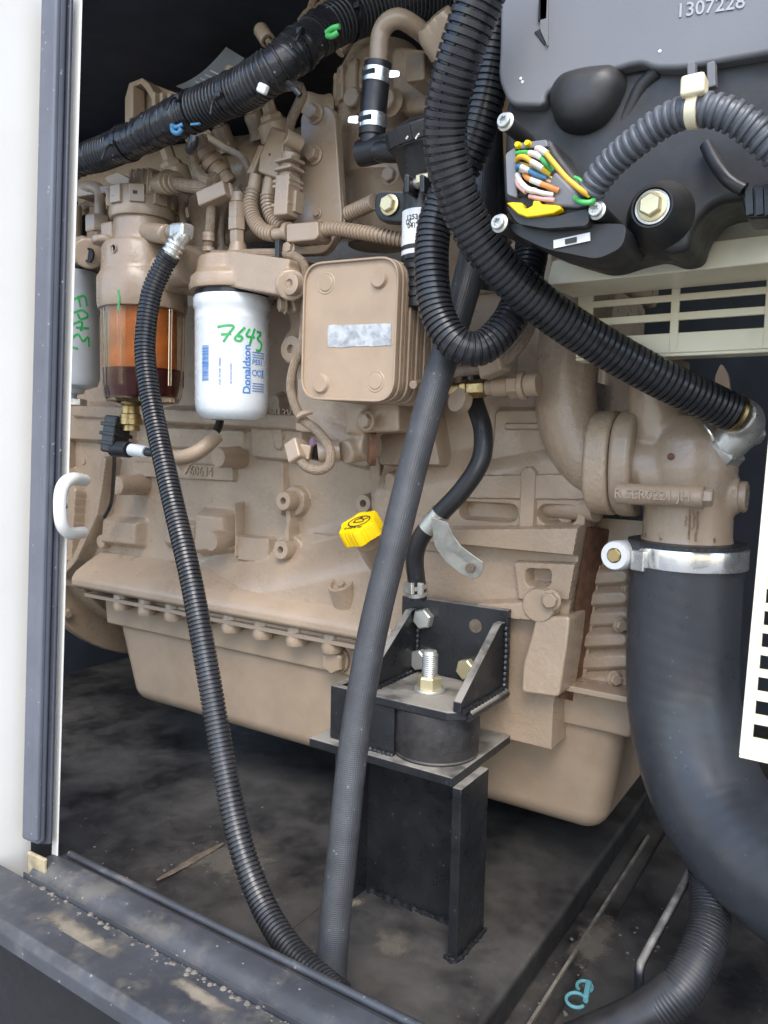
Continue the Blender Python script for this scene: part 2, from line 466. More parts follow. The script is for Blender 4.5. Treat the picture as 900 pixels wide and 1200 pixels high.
# ------------------------------------------------------------------ small shared pieces
_bolts = {}
def bolt_mesh(mt, kind='hex'):
    k = (mt.name, kind)
    if k in _bolts: return _bolts[k]
    b = B()
    if kind == 'hex':
        b.lathe((0, 0, 0), Z, [(1.28, 0), (1.28, .10), (1.15, .16)], 24)
        b.lathe((0, 0, .16), Z, [(1.0, 0), (1.0, .62), (.86, .74), (0, .74)], 6)
    elif kind == 'plain':
        b.lathe((0, 0, 0), Z, [(1.0, 0), (1.0, .72), (.86, .86), (0, .86)], 6)
    elif kind == 'torx':
        b.lathe((0, 0, 0), Z, [(1.25, 0), (1.25, .15), (.95, .3), (.95, .8), (.85, .9), (.55, .9), (.5, .45), (0, .45)], 24)
        for i in range(6):
            a = i * math.pi / 3
            b.box((math.cos(a) * .52, math.sin(a) * .52, .65), (.22, .22, .46), Matrix.Rotation(a, 3, 'Z'))
    elif kind == 'sock':
        b.lathe((0, 0, 0), Z, [(1.0, 0), (1.0, .75), (.92, .85), (.5, .85), (.42, .3), (0, .3)], 20)
    elif kind == 'nut':
        b.lathe((0, 0, 0), Z, [(1.35, 0), (1.35, .16), (0, .16)], 24)
        b.lathe((0, 0, .16), Z, [(.9, 0), (1.0, .1), (1.0, .75), (.88, .87), (.62, .87)], 6)
    o = b.out('bolt', mt, bevel=0.0, at=(0, 0, 0))
    me = o.data
    bpy.data.objects.remove(o)
    _bolts[k] = me
    return me
def bolt(parent, p, axis, r, mt=None, kind='hex', name='bolt', spin=0.3, stretch=1.0):
    o = link(name, bolt_mesh(mt or TAN, kind), parent)
    o.location = Vector(p) - off(parent)
    o.rotation_mode = 'QUATERNION'
    o.rotation_quaternion = Vector(axis).to_track_quat('Z', 'Y') @ Quaternion((0, 0, 1), spin)
    o.scale = (r, r, r * stretch)
    return o
def boss(parent, p, axis, r, h, mt=None, hole=0.0, name='boss', flare=1.35):
    """cast boss: flared foot, chamfered rim, optional bored hole"""
    b = B()
    pr = [(r * flare, 0), (r * 1.1, h * .22), (r, h * .45), (r, h * .9), (r * .9, h)]
    if hole: pr += [(r * hole, h), (r * hole * .9, h * .45), (0, h * .45)]
    else: pr += [(0, h * 1.005)]
    b.lathe(p, axis, pr, 24)
    o = b.out(name, mt or TAN, parent)
    if hole:
        c = B(); c.lathe(Vector(p) + Vector(axis).normalized() * h * .47, axis, [(r * hole * .86, 0), (0, h * .03)], 16)
        c.out('bore', RUST, o)
    return o

def relief(y0, px0, px1, py0, py1, feats, nx, nz, name, mt, parent, thick=0.03, back=True, mask=None):
    """a cast wall on the plane Y = y0: a fine grid pushed towards the viewer by rounded pads, ribs and pockets"""
    cs = [A(px, py, y0) for px in (px0, px1) for py in (py0, py1)]
    x0, x1 = min(c.x for c in cs), max(c.x for c in cs); z0, z1 = min(c.z for c in cs), max(c.z for c in cs)
    gx, gz = np.meshgrid(np.linspace(x0, x1, nx), np.linspace(z0, z1, nz))
    H = np.zeros_like(gx)
    def P2(p): q = A(p[0], p[1], y0); return q.x, q.z
    def sst(t): t = np.clip(t, 0, 1); return t * t * (3 - 2 * t)
    for f in feats:
        k = f[0]
        if k == 'poly':
            _, pts, h, soft, rad = f
            q = [P2(p) for p in pts]
            ar = sum(q[i - 1][0] * q[i][1] - q[i][0] * q[i - 1][1] for i in range(len(q)))
            if ar < 0: q = q[::-1]
            ds = []
            for i in range(len(q)):
                (ax, az), (bx, bz) = q[i - 1], q[i]
                l = math.hypot(bx - ax, bz - az)
                ds.append(((bx - ax) * (gz - az) - (bz - az) * (gx - ax)) / l - rad)
            ds = np.array(ds)
            neg = np.minimum(ds, 0)
            d = np.where(ds.min(0) >= 0, ds.min(0), -np.sqrt((neg ** 2).sum(0))) + rad
        elif k == 'caps':
            _, p, q, r, h, soft = f
            a = P2(p); b = P2(q); bx, bz = b[0] - a[0], b[1] - a[1]
            l2 = max(bx * bx + bz * bz, 1e-12)
            t = np.clip(((gx - a[0]) * bx + (gz - a[1]) * bz) / l2, 0, 1)
            d = r - np.hypot(gx - a[0] - t * bx, gz - a[1] - t * bz)
        elif k == 'ring':
            _, p, r, w, h, soft = f
            a = P2(p)
            d = w - np.abs(np.hypot(gx - a[0], gz - a[1]) - r)
        elif k == 'tilt':
            _, p, q, h = f           # slow ramp from p to q
            a = P2(p); b = P2(q); bx, bz = b[0] - a[0], b[1] - a[1]
            t = ((gx - a[0]) * bx + (gz - a[1]) * bz) / (bx * bx + bz * bz)
            H = H + h * sst(t); continue
        w = sst(d / (soft * .7) + 0.5)
        if h >= 0: H = np.maximum(H, h * w) if f[-1] != 'add' else H + h * w
        else: H = H + h * w
    # a little hand-cast unevenness
    H = H + 0.0006 * np.sin(gx * 41 + 2 * np.sin(gz * 33)) * np.sin(gz * 37 + 1.3 * np.sin(gx * 27))
    bm = bmesh.new()
    vs = [[bm.verts.new((gx[j, i], y0 - H[j, i], gz[j, i])) for i in range(nx)] for j in range(nz)]
    for j in range(nz - 1):
        for i in range(nx - 1):
            if mask is not None and not mask(gx[j, i], gz[j, i]): continue
            bm.faces.new((vs[j][i], vs[j][i + 1], vs[j + 1][i + 1], vs[j + 1][i]))
    bm.verts.ensure_lookup_table()
    # closed edges going back
    ed = [e for e in bm.edges if len(e.link_faces) == 1]
    ex = bmesh.ops.extrude_edge_only(bm, edges=ed)
    bmesh.ops.translate(bm, verts=[v for v in ex['geom'] if isinstance(v, bmesh.types.BMVert)], vec=(0, thick, 0))
    bmesh.ops.delete(bm, geom=[v for v in bm.verts if not v.link_faces], context='VERTS')
    b = B(); b.bm.free(); b.bm = bm
    return b.out(name, mt, parent, ang=50)
# ------------------------------------------------------------------ the setting
def S_(o): return tag(o, kind='structure')
YD = 0.43                                   # plane of the door opening
ZBOX = 0.931                                # top of the raised cross member the pedestal stands on
ZF = 0.900                                  # cabinet floor
XL = -1.45
S_(B().box((0, -4, -0.05), (40, 40, 0.1)).out('ground', CONC))  # out of view, added to bounce daylight into the cabinet
fl = B().box((0.3, 1.02, ZF - 0.01), (3.6, 1.24, 0.02)); S_(fl.out('floor', FLOORM))
# raised cross member
bxl = AZ(377, 1057, ZBOX).x; bxr = AZ(640, 1098, ZBOX).x
cm = B().box(((bxl + bxr) / 2, 0.93, (ZBOX + ZF) / 2), (bxr - bxl, 1.0, ZBOX - ZF + 0.0))
S_(cm.out('floor_cross_member', FLOORM, bevel=0.006))
ws = B().bar(V(bxr + .018, .46, ZF + .003), V(bxr + .018, 1.0, ZF + .002), .003, .004)
S_(ws.out('floor_weld_strip', SILLD))
S_(B().box((bxr + .20, .90, ZF + .0030), (.33, .70, .006)).out('floor_plate', FLOORM, bevel=.002))
S_(B().box((XL - .01, .92, 1.35), (.02, 1.05, 1.9)).out('wall_end', WALLM))
S_(B().box((.3, 1.55, 1.35), (3.6, .02, 1.9)).out('wall_back', WALLM))
S_(B().box((.3, 1.0, 1.93), (3.6, 1.16, .02)).out('ceiling', WALLM))
S_(B().box((1.6, 1.0, 1.35), (.02, 1.1, 1.9)).out('wall_far_end', WALLM))
# streaks of dried mud on the floor
b = B()
for a, c, w in (((184, 1032), (262, 988), .0055),):
    p, q = AZ(*a, ZF + .002), AZ(*c, ZF + .002)
    n = 16; L = []; Rr = []
    d = (q - p); s = Vector((-d.y, d.x, 0)).normalized()
    for i in range(n + 1):
        k = math.sin(math.pi * (i + .4) / (n + .8)) ** .5
        L.append(p + d * (i / n) + s * w * k * (1 + random.uniform(-.16, .16)))
        Rr.append(p + d * (i / n) - s * w * k * (1 + random.uniform(-.16, .16)))
    b.prism(L + Rr[::-1], Z * .0005)
tag(b.out('mud_streak', DIRT), kind='stuff')

# sill, as profiles running the whole width of the opening
def run(name, pts, mt, bevel=.002, x1=.75, x0=None):
    b = B()
    p0 = [Vector((x0 if x0 is not None else -.60, y, z)) for y, z in pts]
    b.prism(p0, X * (x1 - (x0 if x0 is not None else -.60)))
    return b.out(name, mt, sill, bevel=bevel, seg=3)
def yz(px, py, y): p = A(px, py, y); return p.y, p.z
xpost = A(70, 1003, YD).x
lip = A(67, 1003, YD + .004)
ra = A(53, 1012, YD - .018)
rb = A(53, 1033, YD - .030)
le = A(53, 1047, YD - .036)
fe = AZ(0, 1093, le.z - .004)
sill = T('door_sill', 'dusty dark grey door sill with a rounded rail and grit along its groove', 'door sill', (xpost, YD, le.z))
xs = xpost - .012
zt = (ra.z + lip.z) / 2
bb = B()
bb.tube([Vector((xs + .01, YD + .012, lip.z + .001)), Vector((.75, YD + .012, lip.z + .001))], .0034, 10, .05)
bb.out('rod', SILL, sill)
run('rail', [(YD + .007, zt - .03), (YD + .007, zt - .004), (YD + .002, zt), (YD - .010, zt), (YD - .020, zt - .003), (YD - .027, zt - .010), (YD - .031, rb.z), (YD - .031, zt - .035)], SILL, .0015, x0=xs)
b = B()
for i in range(420):
    t = i / 420
    xx = xs + .012 + t * 1.2
    rr = .0006 + .0014 * random.random() ** 3
    b.lathe((xx, YD - .0325 - .006 * random.random() ** 2, le.z - .0005), Z, [(rr * 1.8, 0), (rr, rr * .9), (0, rr * 1.1)], 6)
tag(b.out('grit', SILLD, sill), kind='stuff')
run('ledge', [(YD - .0315, le.z - .02), (YD - .0315, le.z), (fe.y + .006, fe.z + .006), (fe.y, fe.z), (fe.y, fe.z - .012), (fe.y + .004, fe.z - .012), (fe.y + .006, le.z - .02)], SILL, .0015, x0=-1.2)
run('apron', [(fe.y + .035, fe.z - .013), (fe.y + .035, fe.z - .5), (fe.y + .05, fe.z - .5), (fe.y + .05, fe.z - .013)], SEAM, .002, x0=-1.2)  # coloured near-black all over, far darker than the ledge above
run('inner_web', [(YD + .0075, zt - .006), (YD + .0075, ZF - .01), (YD + .018, ZF - .01), (YD + .018, zt - .006)], SILL, .001, x0=xs)
# yellowed foam block at the foot of the jamb
# ------------------------------------------------------------------ door jamb
jb = T('door_jamb', 'white painted door jamb with a grey rubber seal along its edge', 'door jamb', A(66, 1005, YD))
def strip(a0, a1, b0, b1, y0, dy, name, mt, bev=.001):
    """upright strip between the px lines a (left) and b (right), front at y0, dy deep"""
    pts = [A(*a0, y0), A(*b0, y0), A(*b1, y0), A(*a1, y0)]
    return B().prism(pts, Y * dy).out(name, mt, jb, bevel=bev, seg=3)
strip((85, -20), (60, 1006), (95.5, -20), (66.5, 1006), YD, .002, 'edge_trim', WHITE)
strip((72, -20), (47, 990), (83, -20), (58, 990), YD - .010, .0035, 'seal_lip', SEALD, .0015)
strip((47, -20), (24, 984), (69, -20), (44, 992), YD - .020, .0095, 'seal', SEAL, .004)
strip((60, -20), (36, 985), (66, -20), (42, 988), YD - .0225, .006, 'seal_ridge', SEAL, .0025)
p0, p1 = A(49, -30, YD - .006), A(23.5, 1036, YD - .006)
q0 = p0 + (A(-190, -30, YD - .15) - p0) * 3.0; q1 = p1 + (A(-190, 1120, YD - .15) - p1) * 3.0; q0.z = p0.z; q1.z = p1.z  # run beyond the view lengthened to block sky light from the left
B().prism([p0, q0, q1, p1], Y * .012).out('panel', WHITE, jb, bevel=.002)
pts = [A(31, 998, YD - .021), A(52, 1008, YD - .021), A(51, 1018, YD - .021), A(54, 1030, YD - .021), A(52, 1041, YD - .021), A(33, 1033, YD - .021)]
B().prism(pts, Y * .004).out('foam_block', FOAM, jb, bevel=.0015)
# hook
hk = B().tube([A(*p, y) for p, y in (((99, 563), .455), ((86, 561), .432), ((76, 566), .420), ((71, 580), .415), ((71, 605), .415), ((75, 619), .420), ((84, 625), .432), ((97, 624), .455))], m(7.6, A(75, 590, .42)), 16, .002)
hook = tag(hk.out('latch_hook', WHITE), 'white C shaped latch hook on the edge of the door opening', 'latch hook')
bd = B().tube([A(70.6, 590, .415), A(70.9, 596, .415)], m(7.9, A(75, 590, .42)), 16, .002); bd.out('worn_band', DIRT, hook)

# cabinet end wall details
e1 = AX(133, 61, XL)
wb = T('wall_bolt', 'bare steel bolt on the dark cabinet end wall', 'bolt', e1)
bolt(wb, e1, X, .014, ZINC, 'nut', 'nut'); B().cyl(e1, e1 + X * .03, .008, 12).out('stud', ZINC, wb)
w = B().tube([AX(165, -12, XL + .006), AX(152, 18, XL + .006), AX(130, 42, XL + .006), AX(117, 55, XL + .006), AX(116, 66, XL + .006), AX(110, 64, XL + .006)], .003, 8, .01)
tag(w.out('wall_wire', SMRUB), 'thin dark wire curving up the cabinet end wall', 'wire')

# loose grit lying about on the floor
b = B(); random.seed(11)
for i in range(190):
    px_, py_ = random.uniform(90, 330), random.uniform(930, 1120)
    if i % 3 == 0: px_, py_ = random.uniform(610, 800), random.uniform(1060, 1190)
    zf = ZF + (.006 if px_ > 600 else 0)
    if 330 > px_ and AZ(px_, py_, ZF).x > bxl - .004: continue
    q = AZ(px_, py_, zf - .0003)
    if q.y < .46 or q.y > 1.4: continue
    rr = .0005 + .0016 * random.random() ** 4
    b.lathe(q, Z, [(rr * 1.2, 0), (rr, rr * .7), (0, rr * .9)], 5)
tag(b.out('floor_grit', SILLD), kind='stuff')

def stain(name, pts, lift, mt, parent=None, z=None):
    """thin dirt patch: fan of triangles, uv.y = 0 at the middle and 1 at the rim"""
    b = B(); P3 = [AZ(x, y, z) + Z * lift for x, y in pts]; P3 = fillet(P3, .05, 4)
    c = sum(P3, Vector()) / len(P3)
    vc = b.bm.verts.new(c); vs = [b.bm.verts.new(p) for p in P3]
    for i in range(len(vs)): b.face([vc, vs[i], vs[(i + 1) % len(vs)]], [(0, 0), (0, 1), (0, 1)])
    return tag(b.out(name, mt, parent), kind='stuff')
stain('dust_patch', [(20, 1040), (66, 1052), (130, 1088), (200, 1128), (180, 1150), (112, 1150), (66, 1128), (40, 1104), (20, 1075)], .0012, STAIN, sill, le.z)
stain('dust_patch', [(170, 1112), (270, 1170), (330, 1210), (280, 1216), (215, 1180), (160, 1138)], .0010, STAIN, sill, le.z)
stain('floor_dust', [(120, 1010), (240, 950), (360, 940), (380, 1040), (330, 1075), (270, 1060), (180, 1040)], .0012, STAINF, None, ZF)
stain('floor_dust', [(420, 1062), (500, 1080), (520, 1120), (470, 1150), (400, 1130)], .0010, STAINF, None, ZBOX)
stain('floor_dust', [(380, 1040), (470, 1050), (420, 1075), (340, 1085)], .0014, STAIN, None, ZBOX)
stain('floor_dust', [(610, 1150), (700, 1040), (760, 1060), (740, 1150), (660, 1200)], .0072, STAINF, None, ZF)
# ------------------------------------------------------------------ engine block
YB, YR, YP = 0.785, 0.75, 0.772
eng = T('engine_block', 'tan painted cast engine block filling the middle of the cabinet', 'engine block', A(300, 720, YB))
F = [
    ('tilt', (250, 648), (262, 708), .038),
    ('poly', [(50, 520), (90, 508), (104, 530), (101, 575), (116, 607), (96, 655), (50, 668)], .018, .004, .004),
    ('caps', (138, 540), (128, 600), .008, .026, .007), ('caps', (128, 600), (104, 652), .008, .026, .007),
    ('caps', (104, 652), (84, 672), .008, .024, .007),
    ('poly', [(130, 606), (172, 610), (170, 640), (128, 636)], .018, .016, .004),
    ('poly', [(240, 598), (274, 602), (277, 644), (238, 648)], .022, .018, .004),
    ('poly', [(198, 610), (232, 614), (232, 642), (198, 638)], .012, .018, .004),
    ('poly', [(286, 627), (323, 630), (321, 660), (285, 655)], .012, .003, .002),
    ('caps', (285, 590), (285, 650), .0020, .016, .003),
    ('caps', (336, 545), (334, 600), .004, .010, .006),
    ('poly', [(160, 541), (277, 546), (277, 564), (160, 558)], .007, .002, .002),
    ('caps', (348, 588), (346, 642), .0050, .018, .004),
    ('ring', (349, 587), .013, .007, .010, .005), ('ring', (346, 643), .013, .007, .010, .005),
    ('poly', [(369, 624), (411, 627), (411, 664), (368, 659)], .008, .002, .004),
    ('caps', (404, 693), (404, 690), .017, .022, .006),
    ('caps', (452, 480), (462, 690), .010, .030, .010),
    ('caps', (100, 482), (440, 500), .012, .020, .012),
    ('poly', [(62, 470), (160, 474), (160, 520), (62, 514)], .014, .010, .006),
    ('caps', (330, 470), (335, 520), .010, .016, .008),
    ('poly', [(300, 484), (362, 488), (362, 542), (300, 536)], .012, .008, .006),
    ('poly', [(190, 500), (290, 504), (290, 530), (190, 524)], .006, .006, .006),
    ('caps', (418, 525), (440, 530), .020, .024, .010),
    ('caps', (212, 668), (232, 672), .008, .010, .008), ('caps', (255, 690), (285, 695), .005, .006, .005),
]
zr = A(300, 722, YB - .055).z
wall = relief(YB, 40, 470, 380, 742, F, 460, 400, 'crankcase_wall', CAST, eng, mask=lambda x, z: z > zr - .024)
xa, xb = A(88, 690, YB - .05).x, A(462, 740, YB - .05).x
def yzrun(name, pts, mt, parent, bevel, x0, x1):
    return B().prism([Vector((x0, y, z)) for y, z in pts], X * (x1 - x0)).out(name, mt, parent, bevel=bevel, seg=3)
yzrun('lower_rail', [(YB - .030, zr + .030), (YB - .050, zr + .018), (YB - .058, zr + .008), (YB - .058, zr - .004), (YB - .045, zr - .010), (YB, zr - .010), (YB, zr + .045)], CAST, eng, .004, xa, xb)
for i in range(9):
    xx = xa + .09 + i * (xb - xa - .10) / 8.6
    boss(eng, V(xx, YB - .032, zr - .034), Z, .013, .026, CAST, 0, 'rail_boss', 1.0)
# bosses with bored holes
for (px, py, r, h, hole) in ((349, 587, 11.5, .030, .36), (346, 643, 11.5, .030, .36), (436, 590, 11, .02, .40)):
    p = A(px, py, YB + .002); boss(eng, p, V(0, -1, .05), m(r, p), h, CAST, hole)
for (px, py, r, h) in ((163, 568, 11.5, .050), (277, 536, 12, .045), (265, 632, 12, .040), (124, 634, 8, .02), (97, 540, 5, .01)):
    p = A(px, py, YB - h * .2); boss(eng, p + Y * .01, FR, m(r, p), h, CAST, 0, 'boss', 1.12)
p = A(403, 693, YB - .035); b = B().lathe(p, V(0, -.55, .83), [(.019, -.02), (.017, .0), (.016, .014), (.0125, .014), (.011, .009), (.004, .009), (.004, .013), (0, .013)], 24); b.out('drain_plug', CAST, eng)
# raised casting figures
c = A(215, 551, YB - .006); du = (A(276, 558, YB - .006) - A(160, 548, YB - .006)).normalized()
B().text('60634', .019, c + du * .038, du, Z, .0028).out('casting_number', CAST, eng)
B().text('M13V', .016, A(330, 485, YB - .016), X, Z, .002).out('casting_mark', CAST, eng)
B().text('1', .018, A(302, 642, YB - .0085), X, Z, .0012).out('cylinder_number', CAST, eng)
# cylinder head and upper block in the shade behind the filters
hx0, hx1 = A(96, 380, .82).x, A(700, 300, .82).x
B().box(((hx0 + hx1) / 2, .95, A(300, 430, .80).z + .0), (hx1 - hx0, .16, .17)).out('upper_block', CAST, eng, bevel=.012)
for i in range(7):
    B().box((hx0 + .06 + i * (hx1 - hx0 - .1) / 6.4, .862, A(300, 415, .80).z), (.035, .02, .15)).out('water_jacket_rib', CAST, eng, bevel=.008)
B().box(((hx0 + hx1) / 2, .99, A(300, 320, .80).z + .01), (hx1 - hx0, .20, .10)).out('cylinder_head', CAST, eng, bevel=.010)
B().box(((hx0 + hx1) / 2 - .02, 1.04, A(300, 170, .82).z), (hx1 - hx0 - .12, .17, .16)).out('rocker_cover', CAST, eng, bevel=.02, seg=4)
b = B().tube([A(120, 226, .87), A(200, 216, .87), A(300, 206, .87), A(420, 194, .87)], .055, 28, .02); b.out('intake_manifold', CAST, eng)
for px, py in ((268, 175), (286, 262), (224, 250), (306, 160)):
    p = A(px, py, .82); boss(eng, p, V(0, -.6, .8), m(11, p), .03, CAST, 0, 'manifold_boss')
    bolt(eng, p + V(0, -.018, .024), V(0, -.6, .8), m(7, p), CAST)
# flywheel housing at the far end
fx = A(92, 640, YB).x
b = B().lathe((fx - .10, 1.0, A(92, 590, YB).z), X, [(.05, 0), (.275, .0), (.275, .035), (.255, .05), (.25, .095), (.05, .095)], 72)
b.out('flywheel_housing', CAST, eng, bevel=.004)
B().lathe((fx - .06, 1.0, A(92, 590, YB).z), X, [(.30, 0), (.30, .02), (.05, .02)], 72).out('housing_flange', CAST, eng, bevel=.003)
for k in range(3):
    a = R(-100 - k * 16); q = V(fx - .04, 1.0 + .285 * math.sin(a), A(92, 590, YB).z + .285 * math.cos(a)); bolt(eng, q, X, .008, CAST, name='flange_bolt')

# right-hand part of the block: ribs, ledges and pockets
G = [
    ('tilt', (560, 520), (566, 560), .018),
    ('poly', [(458, 482), (520, 486), (530, 546), (458, 546)], .026, .006, .005),
    ('poly', [(584, 480), (700, 478), (700, 548), (578, 545)], .010, .008, .006),
    ('poly', [(546, 556), (700, 553), (700, 586), (540, 584)], .022, .006, .004),
    ('caps', (556, 597), (605, 600), .0085, -.020, .005), ('caps', (648, 601), (672, 602), .0085, -.020, .005),
    ('caps', (629, 556), (627, 618), .009, .024, .005),
    ('poly', [(500, 616), (700, 613), (700, 650), (520, 634)], .036, .008, .004),
    ('poly', [(462, 592), (528, 606), (540, 650), (462, 640)], .020, .010, .01),
    ('poly', [(540, 645), (600, 648), (606, 694), (545, 690)], .018, .006, .006),
    ('poly', [(612, 654), (690, 656), (690, 700), (618, 700)], .026, .006, .004),
    ('poly', [(628, 664), (656, 665), (655, 682), (628, 681)], -.018, .005, .004),
    ('poly', [(572, 700), (640, 698), (642, 722), (572, 718)], .034, .006, .006),
    ('caps', (505, 690), (550, 695), .006, .018, .006),
    ('poly', [(592, 722), (690, 722), (690, 826), (592, 826)], .014, .006, .004),
    ('caps', (646, 703), (646, 703), .018, .036, .005),
    ('caps', (466, 560), (470, 640), .008, .018, .008),
    ('caps', (600, 500), (640, 500), .004, .014, .005),
]
ex0, ex1 = A(691, 612, YR), A(655, 822, YR)
def inside(x, z):
    return x < ex0.x + (ex1.x - ex0.x) * min(1, max(0, (ex0.z - z) / (ex0.z - ex1.z)))
right = relief(YR, 452, 694, 455, 824, G, 330, 420, 'side_casting', CAST, eng, thick=.05, mask=inside)
p = A(646, 703, YR - .037); bolt(eng, p, FR, m(9.5, p), CAST)
# bolted strap below it
st = [A(628, 722, YR - .034), A(668, 722, YR - .034), A(664, 760, YR - .040), A(655, 818, YR - .040), A(610, 812, YR - .040), A(612, 778, YR - .040), A(622, 745, YR - .040)]
B().prism(fillet(st, .006), Y * .05).out('side_strap', CAST, eng, bevel=.003)
# cover plate with the dark joint behind the strap
B().prism([A(688, 618, YR - .008), A(714, 622, YR + .04), A(692, 826, YR + .06), A(656, 818, YR - .012)], Y * .01).out('joint_face', RUST, eng)
# scalloped timing cover
yT = .79
tc = T('timing_cover', 'tan scalloped timing cover beside the large hose', 'timing cover', A(705, 815, yT))
SC = [('poly', [(690, 655), (745, 650), (745, 800), (676, 815)], .004, .006, .004)]
for k, (yy, hh) in enumerate(((676, .016), (700, .018), (724, .014), (748, .020), (774, .014), (798, .016))):
    SC.append(('caps', (698 - k * 2, yy), (732, yy - 2), .0098, hh * .8, .016))
relief(yT, 676, 746, 610, 822, SC, 110, 260, 'cover', CAST, tc, thick=.05)
B().prism([A(699, 662, yT - .010), A(704, 662, yT - .010), A(684, 812, yT - .010), A(676, 815, yT - .010)], Y * .03).out('flange', CAST, tc, bevel=.001)
B().bar(A(664, 815, yT - .012), A(745, 822, yT - .012), .012, .008, Y).out('lower_lip', CAST, tc, bevel=.002)
for px, py in ((727, 732), (720, 795)):
    p = A(px, py, yT - .02); bolt(tc, p, V(.7, -.7, 0), m(7.5, p), TAN)
p = A(734, 690, yT - .006); bolt(tc, p, V(.7, -.7, 0), m(6, p), TAN)

# ------------------------------------------------------------------ oil pan
zb = A(420, 905, YP).z; ztop = A(300, 739, YP - .03).z
xL, xLb = A(126, 715, YP).x, A(148, 830, YP).x
xR = A(744, 880, YP).x; xRb = xR - .035
pan = T('oil_pan', 'large tan oil pan hanging under the engine block', 'oil pan', V((xLb + xRb) / 2, YP + .15, zb))
def tapered(x0, x1, y0, y1, z, X0, X1, Y0, Y1, Zt):
    b = B(); vs = [b.bm.verts.new(v) for v in ((x0, y0, z), (x1, y0, z), (x1, y1, z), (x0, y1, z), (X0, Y0, Zt), (X1, Y0, Zt), (X1, Y1, Zt), (X0, Y1, Zt))]
    for q in ((0,3,2,1),(4,5,6,7),(0,1,5,4),(1,2,6,5),(2,3,7,6),(3,0,4,7)): b.face([vs[i] for i in q])
    return b
tapered(xLb, xRb, YP + .012, 1.2, zb, xL + .003, xR - .006, YP, 1.22, ztop).out('sump', PLATED, pan, bevel=.024, seg=6)
zm = A(300, 768, YP).z
tapered(xL + .002, xR - .004, YP - .004, 1.215, zm, xL, xR, YP - .006, 1.22, ztop).out('upper_band', PLATED, pan, bevel=.004, seg=3)
B().box(((xL + xR) / 2, 1.0, ztop + .004), (xR - xL + .03, .52, .006)).out('flange', TAN, pan, bevel=.001)
p = A(393, 773, YP - .012)
bolt(pan, p + Y * .004, V(.1, -1, -.05), m(15, p), TAN, 'plain', 'plug', .5, 1.1)
B().cyl(p + Y * .03, p + Y * .002, m(17, p), 20).out('plug_boss', TAN, pan)
n = 11
for i in range(n):
    xx = xL + .05 + i * (xR - xL - .1) / (n - 1)
    bolt(pan, V(xx, YP - .016, ztop + .001), -Z, .0065, TAN, name='flange_bolt')

# ------------------------------------------------------------------ oil filler cap
yc = .655
p = A(428, 629, yc)
neck = B().tube([A(455, 668, .73), A(440, 648, .70), A(430, 632, .672)], lambda t: m(19 - 3 * t, p), 20, .004); neck.out('filler_neck', CAST, eng)
ax = V(-.20, -.50, .84)
cap = T('oil_filler_cap', 'yellow oil filler cap with ribbed edge and black oil can symbol', 'filler cap', p)
b = B(); rr = m(24.5, p)
prof = []
N_ = 72
u_ = (X - ax.normalized() * X.dot(ax.normalized())).normalized(); v_ = ax.normalized().cross(u_)
axn = ax.normalized()
def rad(i):
    a = 2 * math.pi * i / N_
    return rr * (1 + .07 * math.cos(6 * a + .4)) * (1 - (.035 if i % 2 and math.cos(6 * a + .4) < .55 else 0))
rings = []
for (k, h) in ((1.0, .002), (1.0, .0155), (.95, .0185), (.80, .0185), (.78, .0177), (.0, .0177)):
    rings.append([b.bm.verts.new(p + axn * h + (u_ * math.cos(2 * math.pi * i / N_) + v_ * math.sin(2 * math.pi * i / N_)) * rad(i) * max(k, .001)) for i in range(N_)])
for a_, c_ in zip(rings, rings[1:]):
    for i in range(N_): b.face([a_[i], a_[(i + 1) % N_], c_[(i + 1) % N_], c_[i]])
b.face(rings[0][::-1]); b.out('cap_body', YELLOW, cap, ang=25)
t0 = p + axn * .0178
g = lambda x, y, h: t0 + u_ * x + v_ * y + axn * h
bb = B()
bb.ribbon([(rr * .62 * math.cos(a / 12 * math.pi), rr * (.12 + .42 * math.sin(a / 12 * math.pi))) for a in range(0, 25, 2)][:13], rr * .07, g)
bb.ribbon([(-rr * .30, rr * .05), (-rr * .28, rr * .30), (rr * .1, rr * .32), (rr * .25, rr * .05), (-rr * .30, rr * .05)], rr * .07, g)
bb.ribbon([(rr * .2, rr * .2), (rr * .42, rr * .34)], rr * .07, g); bb.ribbon([(-rr * .1, rr * .32), (-rr * .1, rr * .44), (rr * .02, rr * .44)], rr * .06, g)
bb.out('oil_can_symbol', DGREY, cap)
bb = B(); bb.text('ENGINE OIL', rr * .21, t0 + v_ * (-rr * .42), u_, v_, .0004); bb.out('cap_lettering', DGREY, cap)
# ------------------------------------------------------------------ white spin-on filter
def axis_at(px, py_top, py_bot, y):
    c = A(px, (py_top + py_bot) / 2, y)
    a, b_ = A(px, py_top, y), A(px, py_bot, y)
    return V(c.x, y, a.z), V(c.x, y, b_.z)
yF = .66
ft, fb = axis_at(272, 350, 492, yF)
rF = m(43, ft)
hF = ft.z - fb.z
wf = T('fuel_filter', 'white spin-on filter marked 7643 in green with blue print', 'filter', fb)
B().lathe(fb, Z, [(0, .004), (rF * .55, .002), (rF * .72, .0), (rF * .90, .0045), (rF * .975, .012), (rF, .022), (rF, hF * .80), (rF * 1.008, hF * .81), (rF * 1.008, hF * .83), (rF, hF * .84), (rF * 1.0, hF * .89),
     (rF * 1.04, hF * .91), (rF * 1.05, hF * .97), (rF * 1.02, hF), (0, hF)], 64).out('canister', WHITEF, wf)
B().lathe(fb, Z, [(rF * .9, hF), (rF * .98, hF + .001), (rF * .98, hF + .006), (rF * .9, hF + .007)], 48).out('gasket', SMRUB, wf)
